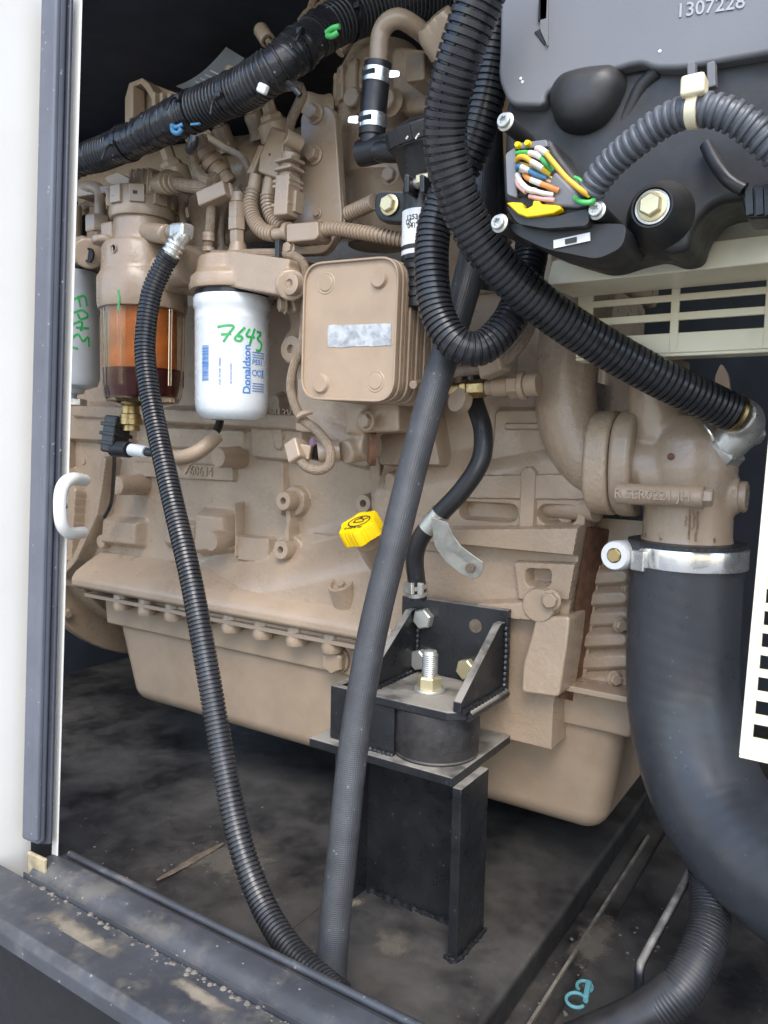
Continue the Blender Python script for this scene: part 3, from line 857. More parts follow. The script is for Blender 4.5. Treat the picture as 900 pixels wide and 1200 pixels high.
def wrapper(c, r, px0):
    """x, y in metres from the point of the can seen at pixel column px0"""
    p = A(px0, 400, c.y)
    # heading of the surface point facing the camera at that column
    best = None
    for k in range(720):
        a = R(k / 2)
        q = V(c.x + r * math.cos(a), c.y + r * math.sin(a), p.z)
        if (q - CAM).xy.dot(V(math.cos(a), math.sin(a), 0).xy) > 0: continue
        d = (q - CAM); pxx = CX + FPX * d.dot(rt) / d.dot(fw)
        if best is None or abs(pxx - px0) < best[0]: best = (abs(pxx - px0), a)
    a0 = best[1]
    return lambda x, y, h: V(c.x + (r + h) * math.cos(a0 + x / r), c.y + (r + h) * math.sin(a0 + x / r), y)
def zpx(py, c): return A(272, py, c.y - rF).z
w0 = wrapper(ft, rF + .0002, 281)
u1 = m(1, ft - Y * rF)                       # one photo pixel on the can's front
def zc(py): return A(281, py, yF - rF).z
def strokes(bb, items, w, warp):
    for s in items: bb.ribbon(s, w, warp)
bb = B()
k = u1
def pt(x, y): return ((x - 281) * k, zc(y))
strokes(bb, [[pt(255, 380), pt(266, 378), pt(274, 379), pt(268, 388), (pt(262, 398))], [pt(259, 389), pt(271, 388)],
             [pt(287, 379), pt(279, 388), pt(275, 394), pt(281, 396), pt(284, 391), pt(278, 390)],
             [pt(293, 380), pt(289, 389), pt(300, 390)], [pt(300, 379), pt(296, 390), pt(293, 400)],
             [pt(303, 382), pt(310, 384), pt(304, 391), pt(311, 396), pt(308, 405), pt(302, 405)]], .0026, w0)
bb.out('green_marking', GREENINK, wf)
bb = B()                                      # bar code, turned upright
for i in range(26):
    z0 = zc(402) - i * (zc(402) - zc(445)) / 26
    w_ = random.choice((.0005, .0008, .0012))
    bb.ribbon([(-48 * k * 1.0, z0), (-38 * k, z0)], w_, w0)
bb.out('bar_code', BLUEINK, wf)
def up_text(body, size, px, py, mt, name, gap=0, bold=0):
    bb = B(); x0, y0 = (px - 281) * k, zc(py)
    bb.text(body, size, (0, 0, 0), X, Y, .0003, warp=lambda x, y, h: w0(x0 - y, y0 + x, h), bold=bold)
    bb.out(name, mt, wf)
def flat_text(body, size, px, py, mt, name, bold=0):
    bb = B(); x0, y0 = (px - 281) * k, zc(py)
    bb.text(body, size, (0, 0, 0), X, Y, .0003, warp=lambda x, y, h: w0(x0 + x, y0 + y, h), bold=bold)
    bb.out(name, mt, wf)
up_text('Donaldson.', .0125, 290, 428, BLUEINK, 'brand_print', bold=.0002)
flat_text('P551', .0080, 305, 420, BLUEINK, 'number_print', bold=.0001)
up_text('FUEL FILTER  DIESEL', .0034, 258, 433, BLUEINK, 'small_print'); up_text('SEE INSTRUCTIONS', .0026, 271, 436, BLUEINK, 'small_print')
bb = B()
for yy in (408, 411, 414, 446, 449, 452, 455): bb.ribbon([pt(297, yy), pt(316, yy)], .0007, w0)
for yy, x0 in ((433, 300), (433, 307)): bb.ribbon([(pt(x0, yy)[0] + .003 * math.cos(a), pt(x0, yy)[1] + .003 * math.sin(a)) for a in np.linspace(0, 6.28, 12)], .0006, w0)
bb.ribbon([pt(312, 428), pt(315, 438)], .0012, w0); bb.ribbon([pt(315, 428), pt(311, 438)], .0008, w0)
bb.ribbon([pt(294, 412), pt(294, 458)], .0005, w0)
bb.out('fine_print', BLUEINK, wf)

# filter head above it
fh = T('filter_casting', 'tan cast filter mounting above the white filter', 'casting', ft + Z * .008)
b = B()
b.lathe(ft + Z * .007, Z, [(0, 0), (rF * 1.12, 0), (rF * 1.14, .004), (rF * 1.12, .014), (rF * .96, .020), (rF * .93, .036), (rF * .5, .042), (0, .042)], 44)
b.bar(ft + V(.02, -.01, .026), A(352, 330, yF - .01), .045, .038)
b.bar(ft + V(.02, .02, .026), V(ft.x + .06, YB, ft.z + .03), .06, .036)
b.cyl(A(341, 334, yF - .045), A(341, 334, yF + .02), m(16, ft), 24)
b.cyl(A(243, 318, yF - .02), A(243, 304, yF - .02), m(12, ft), 20)
b.cyl(A(282, 315, yF + .01), A(282, 300, yF + .01), m(15, ft), 20)
b.out('casting', CAST, fh, remesh=.0018, smooth=5)
p = A(341, 333, yF - .046); B().lathe(p, FR, [(m(13, p), -.004), (m(12.5, p), .002), (m(9, p), .003), (m(5.5, p), .003), (m(5, p), -.004), (0, -.004)], 24).out('sleeve', TAN, fh)
B().lathe(ft + Z * .007, Z, [(rF * 1.14, -.001), (rF * 1.16, .001), (rF * 1.16, .005), (rF * 1.12, .006)], 44).out('rim', TAN, fh)
# bracket with bolts to the right of the head
br = T('filter_bracket', 'tan bracket with two bolts between filter and plate cooler', 'bracket', A(345, 412, .70))
B().prism(fillet([A(333, 345, .70), A(366, 345, .70), A(366, 470, .70), A(350, 480, .70), A(345, 430, .70), A(331, 425, .70), A(331, 395, .70), A(340, 385, .70)], .01), Y * .07).out('plate', CAST, br, bevel=.003)
p = A(342, 409, .685); B().lathe(p, FR, [(m(17, p), -.014), (m(15, p), .002), (m(9, p), .003), (m(5, p), .003), (m(4.5, p), -.003), (0, -.003)], 24).out('sleeve', TAN, br)
p = A(334, 357, .655); bolt(br, p, V(-.55, -.8, -.05), m(8.5, p), TAN)
B().bar(A(338, 357, .66), A(362, 352, .68), .026, .020).out('clamp_block', TAN, br, bevel=.003)

# ------------------------------------------------------------------ water separator with clear bowl
yS = .66
st_, sb_ = axis_at(167, 226, 362, yS)
rS = m(46, sb_)
cx, cy_ = st_.x, yS
def zs(py): return A(163, py, yS).z
sep = T('water_separator', 'tan fuel water separator with amber see-through bowl', 'water separator', V(cx, cy_, zs(478)))
b = B()
b.lathe(V(cx, cy_, 0), Z, [(0, zs(366)), (rS * 1.08, zs(366)), (rS * 1.11, zs(358)), (rS * 1.11, zs(330)), (rS * 1.03, zs(324)), (rS * 1.0, zs(318)), (rS * .99, zs(296)), (rS * .93, zs(290)), (rS * .74, zs(288)), (rS * .70, zs(280)), (rS * .70, zs(262)), (rS * .66, zs(255)), (0, zs(255))], 56)
b.out('housing', CAST, sep, bevel=.001)
b = B()
b.bar(V(cx - rS * .72, cy_ - rS * .25, zs(300)), V(cx - rS * .72, cy_ - rS * .25, zs(262)), .022, .03, Y)
b.cyl(V(cx - rS * .55, cy_ - rS * .68, zs(292)), V(cx - rS * .55, cy_ - rS * .68, zs(283)), .017, 24)
b.cyl(V(cx + rS * .3, cy_ - .01, zs(276)), A(196, 275, .622), .0115, 20)
b.cyl(V(cx, cy_, zs(325)), V(cx, cy_, zs(325)) + V(.095, -.01, 0), .021, 24)
b.cyl(V(cx + .05, cy_ - .01, zs(320)), V(cx + .10, YB, zs(320)), .03, 24)
b.out('ports', CAST, sep, remesh=.0020, smooth=4)
b = B().lathe(V(cx, cy_, 0), Z, [(rS * .5, zs(261)), (rS * .78, zs(261)), (rS * .80, zs(257)), (rS * .80, zs(250)), (rS * .795, zs(249)), (rS * .795, zs(231)), (rS * .76, zs(227)), (0, zs(227))], 48)
b.out('cap_ring', TAN, sep, bevel=.0008)
b = B()
for k in range(9):
    a = R(180 + k * 40 + 12); q = V(cx + rS * .80 * math.cos(a), cy_ + rS * .80 * math.sin(a), (zs(249) + zs(229)) / 2)
    o_ = B().box(q, (.006, .018, zs(229) - zs(249)), Matrix.Rotation(a, 3, 'Z')).out('ring_lug', TAN, sep, bevel=.001)
    B().box(q + V(math.cos(a + .2), math.sin(a + .2), 0) * .0015, (.0032, .010, .004), Matrix.Rotation(a + .2, 3, 'Z')).out('latch_mark', DGREY if k % 3 == 0 else TAN, o_)
# small cast circle mark on the body and green tick
q = V(cx + .0, cy_ - rS * 1.0, zs(303)); B().lathe(V(cx + rS * .15, cy_ - rS * .985, zs(303)), FR, [(.0055, 0), (.0055, .0012), (.0042, .0012), (.0042, 0)], 20).out('cast_mark', CAST, sep)
wS = wrapper(V(cx, cy_, 0), rS * 1.112, 139)
zz = lambda py: A(139, py, yS - rS).z
bb = B(); bb.ribbon([(0, zz(340)), (.0012, zz(352)), (-.0005, zz(364))], .0022, wS); bb.out('green_tick', GREENINK, sep)
# bowl
zb1, zb0 = zs(362), zs(474)
b = B().lathe(V(cx, cy_, 0), Z, [(0, zb0 - .004), (rS * .55, zb0 - .003), (rS * .88, zb0 + .002), (rS * .965, zb0 + .010), (rS * .985, zb0 + .02), (rS * 1.03, zb1), (rS * .97, zb1), (rS * .93, zb0 + .022), (rS * .86, zb0 + .008), (0, zb0 + .003)], 56)
b.out('bowl', BOWL, sep)
for k in range(10):
    a = R(180 + k * 36); q0 = V(cx + rS * .985 * math.cos(a), cy_ + rS * .985 * math.sin(a), zb0 + .022); q1 = V(cx + rS * 1.03 * math.cos(a), cy_ + rS * 1.03 * math.sin(a), zb1 - .002)
    B().cyl(q0, q1, .0022, 8).out('bowl_rib', BOWL, sep)
zl = zs(434)
B().lathe(V(cx, cy_, 0), Z, [(0, zl - .003), (rS * .84, zl - .003), (rS * .84, zb1 + .002), (0, zb1 + .002)], 40).out('filter_element', ELEM, sep)
B().lathe(V(cx, cy_, 0), Z, [(0, zb0 + .0045), (rS * .84, zb0 + .010), (rS * .91, zb0 + .022), (rS * .935, zl), (0, zl)], 48).out('fuel', FUEL, sep)
B().lathe(V(cx - .012, cy_ - .01, zb0), -Z, [(.011, 0), (.011, .012), (.013, .013), (.013, .018), (.010, .02), (0, .02)], 24).out('drain_fitting', BRASS, sep)
# cable and connector on the cap
con = T('cap_connector', 'tan sensor connector with a bent cable on top of the separator', 'connector', A(175, 226, .66))
b = B(); c0, c1 = A(160, 216, .66), A(186, 215, .65)
b.bar(c0, c1, .024, .026); b.out('shell', TAN, con, bevel=.003)
for k in range(4):
    q = c0.lerp(c1, .1 + k * .26); B().bar(q, q + (c1 - c0) * .09, .028, .030).out('shell_rib', TAN, con, bevel=.001)
B().cyl(c1, A(204, 214, .645), .0125, 20).out('collar', TAN, con, bevel=.001)
for k in range(3):
    q = A(197 + k * 5, 214, .645); B().cyl(q, q + V(.003, -.0005, 0), .0145 - k * .0012, 18).out('collar_ring', TAN, con)
B().tube([A(204, 214, .645), A(222, 218, .64), (A(240, 219, .64)), A(250, 212, .645), A(252, 202, .66)], .0075, 14).out('cable', BRAID, con)

# grey filter at the very left
g_t, g_b = axis_at(96, 318, 455, .66)
rG = m(33, g_b); gx = A(82, 380, .66).x
gf = T('grey_filter', 'dull grey spin-on filter with green marking at the left edge', 'filter', V(gx, .66, g_b.z))
hG = g_t.z - g_b.z
B().lathe(V(gx, .66, g_b.z), Z, [(0, 0), (rG * .6, 0), (rG * .9, .004), (rG, .014), (rG, hG * .88), (rG * 1.04, hG * .9), (rG * 1.04, hG), (0, hG)], 48).out('canister', GREYF, gf)
B().lathe(V(gx, .66, g_b.z), -Z, [(rG * .5, 0), (rG * .45, .006), (.008, .008), (.008, .015)], 24).out('drain_neck', GREYF, gf)
B().lathe(V(gx, .66, g_b.z - .014), -Z, [(.021, 0), (.021, .009), (0, .009)], 6).out('drain_nut', ZINC, gf, bevel=.0008)
wG = wrapper(V(gx, .66, 0), rG + .0002, 97)
zG = lambda py: A(96, py, .66 - rG).z
kG = m(1, V(gx, .66 - rG, 0))
def pg(x, y): return ((x - 97) * kG, zG(y))
bb = B()
for s in ([pg(86, 345), pg(99, 338), pg(102, 350)], [pg(93, 341), pg(95, 352)], [pg(88, 360), pg(97, 356), pg(103, 362), pg(95, 367), pg(92, 361)], [pg(87, 374), pg(96, 370), pg(95, 382)], [pg(90, 378), pg(104, 377)], [pg(86, 392), pg(92, 386), pg(97, 394), pg(103, 388), pg(104, 400)], [pg(84, 402), (pg(92, 404))]):
    bb.ribbon(s, .0028, wG)
bb.out('green_marking', GREENINK, gf)
gh = T('grey_filter_casting', 'tan cast mounting with a bored lug above the grey filter', 'casting', A(98, 316, .66))
b = B(); b.box(A(92, 300, .665), (.085, .05, .034)); b.cyl(A(104, 297, .625), A(104, 297, .665), .019, 24); b.cyl(A(88, 290, .66), A(88, 240, .66), .009, 16)
b.out('casting', CAST, gh, remesh=.002, smooth=4)
p = A(104, 299, .6235); B().lathe(p, FR, [(.009, -.002), (.009, .0006), (.0075, .0006), (.007, -.001), (0, -.001)], 20).out('bore', SEAM, gh)
# vent pipe with nut
vp = T('fuel_pipe', 'tan fuel pipe with hexagon nut beside the separator', 'pipe', A(117, 300, .66))
B().tube([A(70, 228, .67), A(95, 222, .665), A(108, 220, .66), A(118, 226, .66), A(118, 250, .66), A(117, 300, .66)], .0085, 16).out('pipe', TAN, vp)
q = A(117, 264, .66); B().lathe(q - Z * .011, Z, [(.017, 0), (.018, .002), (.018, .02), (.017, .022)], 6).out('nut', TAN, vp, bevel=.001)
q = A(117, 284, .66); B().lathe(q - Z * .02, Z, [(.014, 0), (.014, .02), (.016, .024), (.016, .03)], 20).out('sleeve', BRAID, vp)
B().prism(fillet([A(88, 219, .655), A(128, 217, .655), A(129, 225, .655), A(88, 231, .655)], .003), Y * .03).out('bracket', TAN, vp, bevel=.002)
# black drain plug connector under bowl
dc = T('drain_connector', 'black plug connector and brass ring under the amber bowl', 'connector', A(134, 533, .64))
c = V(cx - .012, cy_ - .01, zb0 - .018)
B().lathe(c, -Z, [(.014, 0), (.014, .008), (.011, .009), (.011, .016)], 24).out('brass_ring', BRASS, dc, bevel=.0005)
q0, q1 = A(139, 488, .645), A(133, 531, .640)
B().bar(q0, q1, .024, .026, Y).out('plug', BPLAS, dc, bevel=.003)
for t in (.2, .45, .7): 
    q = q0.lerp(q1, t); B().bar(q, q + (q1 - q0) * .1, .029, .030, Y).out('plug_rib', BPLAS, dc, bevel=.001)
B().cyl(A(133, 526, .638), A(152, 527, .632), .010, 16).out('cable_boot', BPLAS, dc, bevel=.001)
B().tube([A(134, 535, .66), A(133, 560, .70), A(130, 590, .74), A(122, 606, .742)], .003, 8).out('thin_wire', SMRUB, dc)
wc = T('drain_cable', 'cable in torn tan tape running under the white filter', 'cable', A(220, 528, .64))
B().tube([A(152, 527, .632), A(175, 530, .632), A(210, 534, .64), A(240, 522, .655), A(256, 500, .68), A(258, 484, .70)], .0052, 12).out('cable', SMRUB, wc)
B().tube([A(154, 527, .632), A(172, 530, .632)], .0078, 12).out('white_sleeve', PAPER, wc)
b = B()
T_ = [A(196, 534, .636), A(215, 533, .64), A(232, 524, .652), A(250, 506, .672), A(259, 516, .672), A(240, 534, .652), A(222, 545, .642), A(216, 556, .644), A(206, 544, .64), A(196, 541, .636)]
b.prism(T_, Y * .004); b.tube([A(196, 535, .632), A(216, 535, .638), A(236, 526, .650), A(254, 510, .67)], .0085, 12)
b.out('torn_tape', PLATED, wc)
# ------------------------------------------------------------------ plate cooler
yC = .60
pc = T('plate_cooler', 'tan stacked plate cooler with a strip of silver tape', 'cooler', A(415, 472, yC + .05))
fo = [A(358, 309, yC), A(470, 299, yC), A(463, 472, yC), A(354, 468, yC)]
B().prism(fillet(fo, .022, 6), Y * .004).out('front_plate', PLATED, pc, bevel=.0015)
fi = [A(363, 314, yC), A(466, 304, yC), A(459, 467, yC), A(359, 463, yC)]
# turned-up edge of the front plate
b = B()
o_ = fillet(fo, .022, 6); i_ = fillet([p + ((sum(fo, Vector()) / 4) - p) * .035 for p in fo], .020, 6)
n = len(o_)
va = [b.bm.verts.new(p + Y * .001) for p in o_]; vb = [b.bm.verts.new(p - Y * .003) for p in o_]; vc = [b.bm.verts.new(p - Y * .003) for p in i_]; vd = [b.bm.verts.new(p + Y * .001) for p in i_]
for i in range(n):
    j = (i + 1) % n
    b.face([va[i], va[j], vb[j], vb[i]]); b.face([vb[i], vb[j], vc[j], vc[i]]); b.face([vc[i], vc[j], vd[j], vd[i]])
b.out('front_rim', PLATED, pc, bevel=.0008)
sh = [p + Y * .006 for p in fo]
for k in range(13):
    g_ = 1.0 if k % 2 == 0 else .985
    c_ = sum(sh, Vector()) / 4
    q = [c_ + (p - c_) * g_ for p in sh]
    B().prism([p + Y * (.0072 * k) for p in fillet(q, .020, 5)], Y * .0052).out('plate', PLATED, pc, bevel=.0012)
cc = sum(sh, Vector()) / 4
B().prism([cc + (p - cc) * .955 + Y * .002 for p in fillet(sh, .02, 5)], Y * .095).out('core', RUST if False else PLATED, pc)
for px, py, hh in ((445, 327, .0035), (382, 332, -.002), (377, 450, .0035), (440, 447, -.0016)):
    p = A(px, py, yC); r = m(11, p)
    if hh > 0: B().lathe(p, FR, [(r * 1.15, -.001), (r, .0008), (r * .96, hh * .6), (r * .85, hh), (r * .7, hh), (0, hh * .8)], 32).out('dimple', PLATED, pc)
    else: B().lathe(p, FR, [(r * 1.25, -.0005), (r * 1.1, .0006), (r * .9, .0003), (r * .8, .0012), (0, .0014)], 32).out('dimple', PLATED, pc)
tp = [A(384, 381, yC - .0006)]; 
L = [A(384 + i * 7.4, 381 - i * .2 + random.uniform(-.5, .5), yC - .0006) for i in range(11)]; Rr = [A(458 - i * 7.4, 405 + i * .2 + random.uniform(-.7, .7), yC - .0006) for i in range(11)]
B().prism(L + Rr, Y * .0008).out('silver_tape', FOIL, pc)
# oil gallery castings under the cooler
ga = T('cooler_gallery', 'tan cast gallery with two bolts below the plate cooler', 'casting', A(410, 520, .70))
b = B()
b.tube([A(372, 478, .70), A(392, 505, .69), A(420, 520, .685), A(436, 522, .68)], m(17, A(400, 510, .69)), 24)
b.cyl(A(404, 530, .66), A(440, 524, .70), m(14, A(404, 530, .68)), 24)
b.bar(A(420, 482, .69), A(482, 478, .69), .05, .05); b.bar(A(360, 476, .70), A(440, 478, .70), .04, .06)
b.cyl(A(432, 494, .66), A(432, 494, .70), m(13, A(432, 490, .68)), 24)
b.out('casting', CAST, ga, remesh=.002, smooth=5)
p = A(432, 494, .655); bolt(ga, p, V(-.3, -.9, .05), m(8.5, p), TAN)
p = A(398, 528, .662); B().lathe(p, V(-.8, -.6, -.1), [(m(13, p), 0), (m(13, p), .02), (m(11, p), .023), (0, .023)], 24).out('plug', TAN, ga)
q = A(440, 526, .678); B().lathe(q, V(-.75, -.6, 0), [(m(20, q), 0), (m(20, q), .006), (m(17, q), .008)], 28).out('collar', RUST, ga)
# braided sensor cable left of the cooler
cb = T('sensor_cable', 'tan braided sensor cable hanging left of the plate cooler', 'cable', A(370, 552, .64))
B().tube([A(250, 298, .64), A(270, 299, .635), A(300, 297, .635), A(335, 298, .64), A(352, 305, .645), A(359, 322, .65), (A(358, 360, .65)), A(354, 402, .645), A(344, 430, .64), A(341, 458, .64), A(352, 488, .64), A(372, 505, .635), A(386, 525, .63), A(386, 544, .63), A(374, 551, .63), A(360, 548, .635), A(352, 540, .64)], m(5.6, A(360, 400, .64)), 14, .004).out('cable', BRAID, cb)
B().bar(A(346, 518, .645), A(352, 541, .64), .019, .021, Y).out('plug', TAN, cb, bevel=.003)
B().bar(A(352, 528, .645), A(366, 531, .65), .016, .016).out('socket', TAN, cb, bevel=.002)
B().cyl(A(364, 519, .655), A(370, 521, .66), .006, 12).out('red_seal', WIRES['purple'], cb)
B().cyl(A(366, 529, .655), A(385, 533, .67), .009, 14).out('sensor_body', BPLAS, cb)
q = A(357, 489, .637); B().tube([q + V(-.008, 0, -.004), q + V(0, -.008, .002), q + V(.010, 0, .006)], .003, 8).out('tie', TAN, cb)
q = A(330, 297, .638); B().bar(q + Z * .012, q - Z * .012, .006, .016, Y).out('tie', SMRUB, cb, bevel=.001)

# ------------------------------------------------------------------ tapered bracket plate with bolts
yK = .68
bp = T('bracket_plate', 'tall tan bracket plate tapering to a rounded top with bolts', 'bracket', A(365, 297, yK))
out_ = [A(352, 134, yK), A(364, 124, yK), A(386, 124, yK), A(392, 134, yK), A(401, 262, yK), A(381, 298, yK), A(334, 299, yK), A(334, 268, yK), A(350, 255, yK)]
B().prism(fillet(out_, .012), Y * .012).out('plate', TAN, bp, bevel=.002)
B().prism([A(391, 136, yK + .004), A(401, 262, yK + .004), A(401, 262, yK + .06), A(391, 136, yK + .06)], X * .004).out('side_flange', TAN, bp, bevel=.001)
for px, py in ((370, 134), (369, 182)):
    p = A(px, py, yK - .001); bolt(bp, p, FR, m(8.8, p), TAN, stretch=1.5)
for px, py in ((372, 250), (338, 292)):
    p = A(px, py, yK - .001); bolt(bp, p, FR, m(4.5, p), TAN)
# relay box
yB2 = .645
rb_ = T('relay_box', 'tan rectangular plug housing tilted beside the bracket plate', 'connector', A(310, 200, yB2))
bx = [A(317, 147, yB2), A(334, 153, yB2), A(331, 180, yB2), A(324, 209, yB2), A(301, 201, yB2), A(304, 180, yB2), A(310, 166, yB2)]
B().prism(bx, Y * .032).out('housing', TAN, rb_, bevel=.003)
B().prism([A(303, 168, yB2 + .006), A(309, 170, yB2 + .006), A(296, 203, yB2 + .006), A(288, 203, yB2 + .006)], Y * .02).out('side_latch', TAN, rb_, bevel=.002)
p = A(316, 181, yB2 - .0002); B().lathe(p, FR, [(.0016, 0), (0, .0003)], 8).out('mark', DGREY, rb_)
for (a_, c_) in (((301, 204), (297, 224)), ((318, 208), (314, 229))):
    B().cyl(A(*a_, yB2 + .012), A(*c_, yB2 + .012), m(8, A(300, 210, yB2)), 20).out('sleeve', TAN, rb_, bevel=.001)
c1 = T('branch_conduit', 'pair of small tan corrugated conduits curving below the plug housing', 'conduit', A(318, 276, yB2))
rC = m(9.3, A(300, 250, yB2))
B().corr([A(297, 222, yB2 + .012), A(294, 240, yB2 + .008), A(298, 258, yB2 + .004), A(309, 271, yB2), A(325, 275, yB2)], rC, .0042, .0015, 18).out('conduit', TAN, c1)
B().corr([A(314, 227, yB2 + .012), A(315, 242, yB2 + .012), A(320, 256, yB2 + .012), A(332, 268, yB2 + .010)], rC, .0042, .0015, 18).out('conduit', TAN, c1)
B().cyl(A(322, 275, yB2), A(337, 273, yB2), rC * .72, 16).out('end_sleeve', TAN, c1)
jb2 = T('conduit_junction', 'tan moulded junction clip joining the small conduits', 'junction', A(355, 282, yB2))
B().prism(fillet([A(335, 262, yB2 - .010), A(372, 259, yB2 - .010), A(373, 276, yB2 - .010), A(369, 281, yB2 - .010), A(335, 284, yB2 - .010)], .003), Y * .024).out('shell', TAN, jb2, bevel=.003)
for px in (337, 374):
    q = A(px, 272, yB2); B().cyl(q - X * .002, q + X * .004, rC * 1.15, 18).out('lip', TAN, jb2)
q = A(339, 291, yB2 - .004); bolt(jb2, q, FR, .006, TAN)
c2 = T('engine_conduit', 'tan corrugated conduit running right from the junction to the black canister', 'conduit', A(420, 280, yB2))
B().corr([A(373, 271, yB2), A(390, 268, yB2), A(415, 271, yB2), A(445, 276, yB2), A(478, 283, yB2 + .01)], m(8.6, A(420, 270, yB2)), .0042, .0015, 18).out('conduit', TAN, c2)
c3 = T('rear_conduit', 'short tan corrugated conduit behind the black bolted clamp', 'conduit', A(415, 250, .70))
B().corr([A(385, 262, .70), A(405, 252, .69), A(425, 243, .68), A(440, 236, .67)], m(9, A(420, 245, .69)), .0046, .0015, 18).out('conduit', TAN, c3)
# upright inline connector
uc = T('inline_connector', 'tan upright inline connector standing left of the bracket plate', 'connector', A(338, 256, .65))
y_ = .652
B().cyl(A(341, 180, y_), A(337, 214, y_), m(11.5, A(340, 200, y_)), 20).out('upper_shell', TAN, uc, bevel=.001)
B().bar(A(338, 207, y_ - .006), A(335, 255, y_ - .006), .019, .021, Y).out('lower_shell', TAN, uc, bevel=.002)
for py in (188, 198, 212, 218, 240):
    B().bar(A(340 - (py - 180) * .07, py, y_ - .004), A(340 - (py - 180) * .07, py + 4, y_ - .004), .0235, .0235, Y).out('shell_rib', TAN, uc, bevel=.001)
B().bar(A(349, 225, y_), A(347, 250, y_), .008, .014, Y).out('latch', TAN, uc, bevel=.001)
B().cyl(A(344, 160, y_ + .004), A(341, 181, y_), m(9, A(340, 170, y_)), 20).out('neck', TAN, uc, bevel=.002)
q = A(339, 162, y_ - .012); B().lathe(q, V(-.3, -.8, .2), [(m(9, q), -.014), (m(9, q), .004), (m(6, q), .005), (m(5.5, q), -.004), (0, -.004)], 20).out('side_port', TAN, uc)
B().tube([A(338, 160, y_), A(341, 142, .645), A(350, 122, .64), (A(355, 108, .635)), A(348, 101, .63), A(330, 102, .63), A(312, 112, .63), A(298, 128, .63)], m(5.8, A(340, 120, y_)), 14).out('cable', BRAID, uc)
# ribbed connector on the injector line
ic = T('ribbed_connector', 'tan ribbed round connector slanting below the loom', 'connector', A(262, 215, .66))
q0, q1 = A(229, 166, .64), A(268, 216, .665)
B().cyl(q0, q1, m(11, q0), 24).out('body', PLATED, ic)
for t, k in ((.02, 1.0), (.22, 1.22), (.42, 1.28), (.64, 1.2), (.86, 1.08)):
    B().cyl(q0.lerp(q1, t), q0.lerp(q1, t + .15), m(11 * k, q0), 24).out('body_ring', PLATED, ic, bevel=.0015)
B().tube([A(226, 162, .64), A(227, 178, .635), A(229, 195, .635), A(235, 207, .635), A(246, 213, .635)], m(5.2, q0), 12).out('cable', BRAID, ic)
B().tube([A(222, 166, .645), A(229, 160, .645), A(238, 164, .645)], m(7, q0), 14).out('elbow', TAN, ic)
# upright pressure sensor
ps = T('pressure_sensor', 'tan upright pressure sensor with hexagon body and angled plug', 'sensor', A(278, 300, .655))
ys = .655
B().cyl(A(279, 302, ys), A(279, 285, ys), m(14, A(279, 290, ys)), 24, m(9, A(279, 290, ys))).out('foot', CAST, ps)
for (a_, c_, r, n_) in ((286, 270, 9.5, 6), (271, 256, 11.5, 6), (257, 238, 11, 6), (238, 226, 9, 24)):
    B().lathe(A(278.5, a_, ys), Z, [(m(r, A(279, 260, ys)), 0), (m(r, A(279, 260, ys)), A(279, c_, ys).z - A(279, a_, ys).z)], n_).out('body_section', TAN, ps, bevel=.0012)
B().bar(A(275, 224, ys), A(258, 228, ys - .01), .018, .018).out('elbow', TAN, ps, bevel=.004)
B().bar(A(268, 222, ys - .012), A(236, 236, ys - .018), .018, .017).out('plug', TAN, ps, bevel=.002)
B().tube([A(247, 236, ys - .012), A(247, 256, ys - .012), A(245, 275, ys - .012), A(243, 298, ys - .012)], m(5.5, A(245, 260, ys)), 12).out('cable', BRAID, ps)
for py in (276, 281, 293): 
    q = A(244.5, py, ys - .012); B().cyl(q - Z * .002, q + Z * .0025, m(7.5, q), 12).out('tie', TAN, ps)
# flat lever behind
lv = T('support_arm', 'flat tan support arm behind the pressure sensor', 'bracket', A(232, 310, .70))
B().prism(fillet([A(220, 228, .70), A(238, 224, .70), A(244, 240, .70), A(242, 262, .70), A(240, 312, .70), A(222, 312, .70), A(226, 270, .70), A(219, 250, .70)], .008), Y * .02).out('arm', CAST, lv, bevel=.003)

# ------------------------------------------------------------------ tall body behind (turbine side) with square flange
yV = .80
tb = T('air_body', 'tall tan cast air body behind the bracket plate', 'casting', A(445, 270, yV))
cxa = A(448, 150, yV).x
rV = m(54, A(448, 150, yV))
b = B()
def zv(py): return A(448, py, yV - rV * .7).z
b.lathe(V(cxa, yV, 0), Z, [(0, zv(275)), (rV * .70, zv(275)), (rV * .86, zv(235)), (rV * .92, zv(208)), (rV * 1.05, zv(200)), (rV * 1.05, zv(186)), (rV * 1.0, zv(180)), (rV * .98, zv(110)), (rV * 1.0, zv(86)), (rV * .9, zv(58)), (rV * .75, zv(40)), (0, zv(36))], 48)
b.out('body', CAST, tb)
b = B()
for k in range(5):
    a = R(200 + k * 22); b = B(); b.bar(V(cxa + rV * .99 * math.cos(a), yV + rV * .99 * math.sin(a), zv(112)), V(cxa + rV * .99 * math.cos(a), yV + rV * .99 * math.sin(a), zv(70)), .014, .010, V(math.cos(a), math.sin(a), 0)); b.out('body_rib', CAST, tb, bevel=.003)
B().prism(fillet([A(476, 62, .70), A(497, 60, .70), A(497, 93, .70), A(474, 96, .70)], .004), Y * .06).out('side_block', CAST, tb, bevel=.003)
B().prism(fillet([A(455, 50, .735), A(525, 62, .735), A(525, 130, .735), A(460, 132, .735)], .02), Y * .07).out('flange', CAST, tb, bevel=.006)
boss(tb, A(418, 118, .735), FR, m(11, A(418, 118, .73)), .012, CAST, 0)
boss(tb, A(383, 128, .76), V(-.4, -.9, 0), m(13, A(418, 118, .76)), .03, CAST, 0)
boss(tb, A(458, 120, .725), FR, m(12, A(458, 118, .73)), .012, CAST, 0)
p = A(458, 206, .70); bolt(tb, p, FR, m(9, p), TAN)
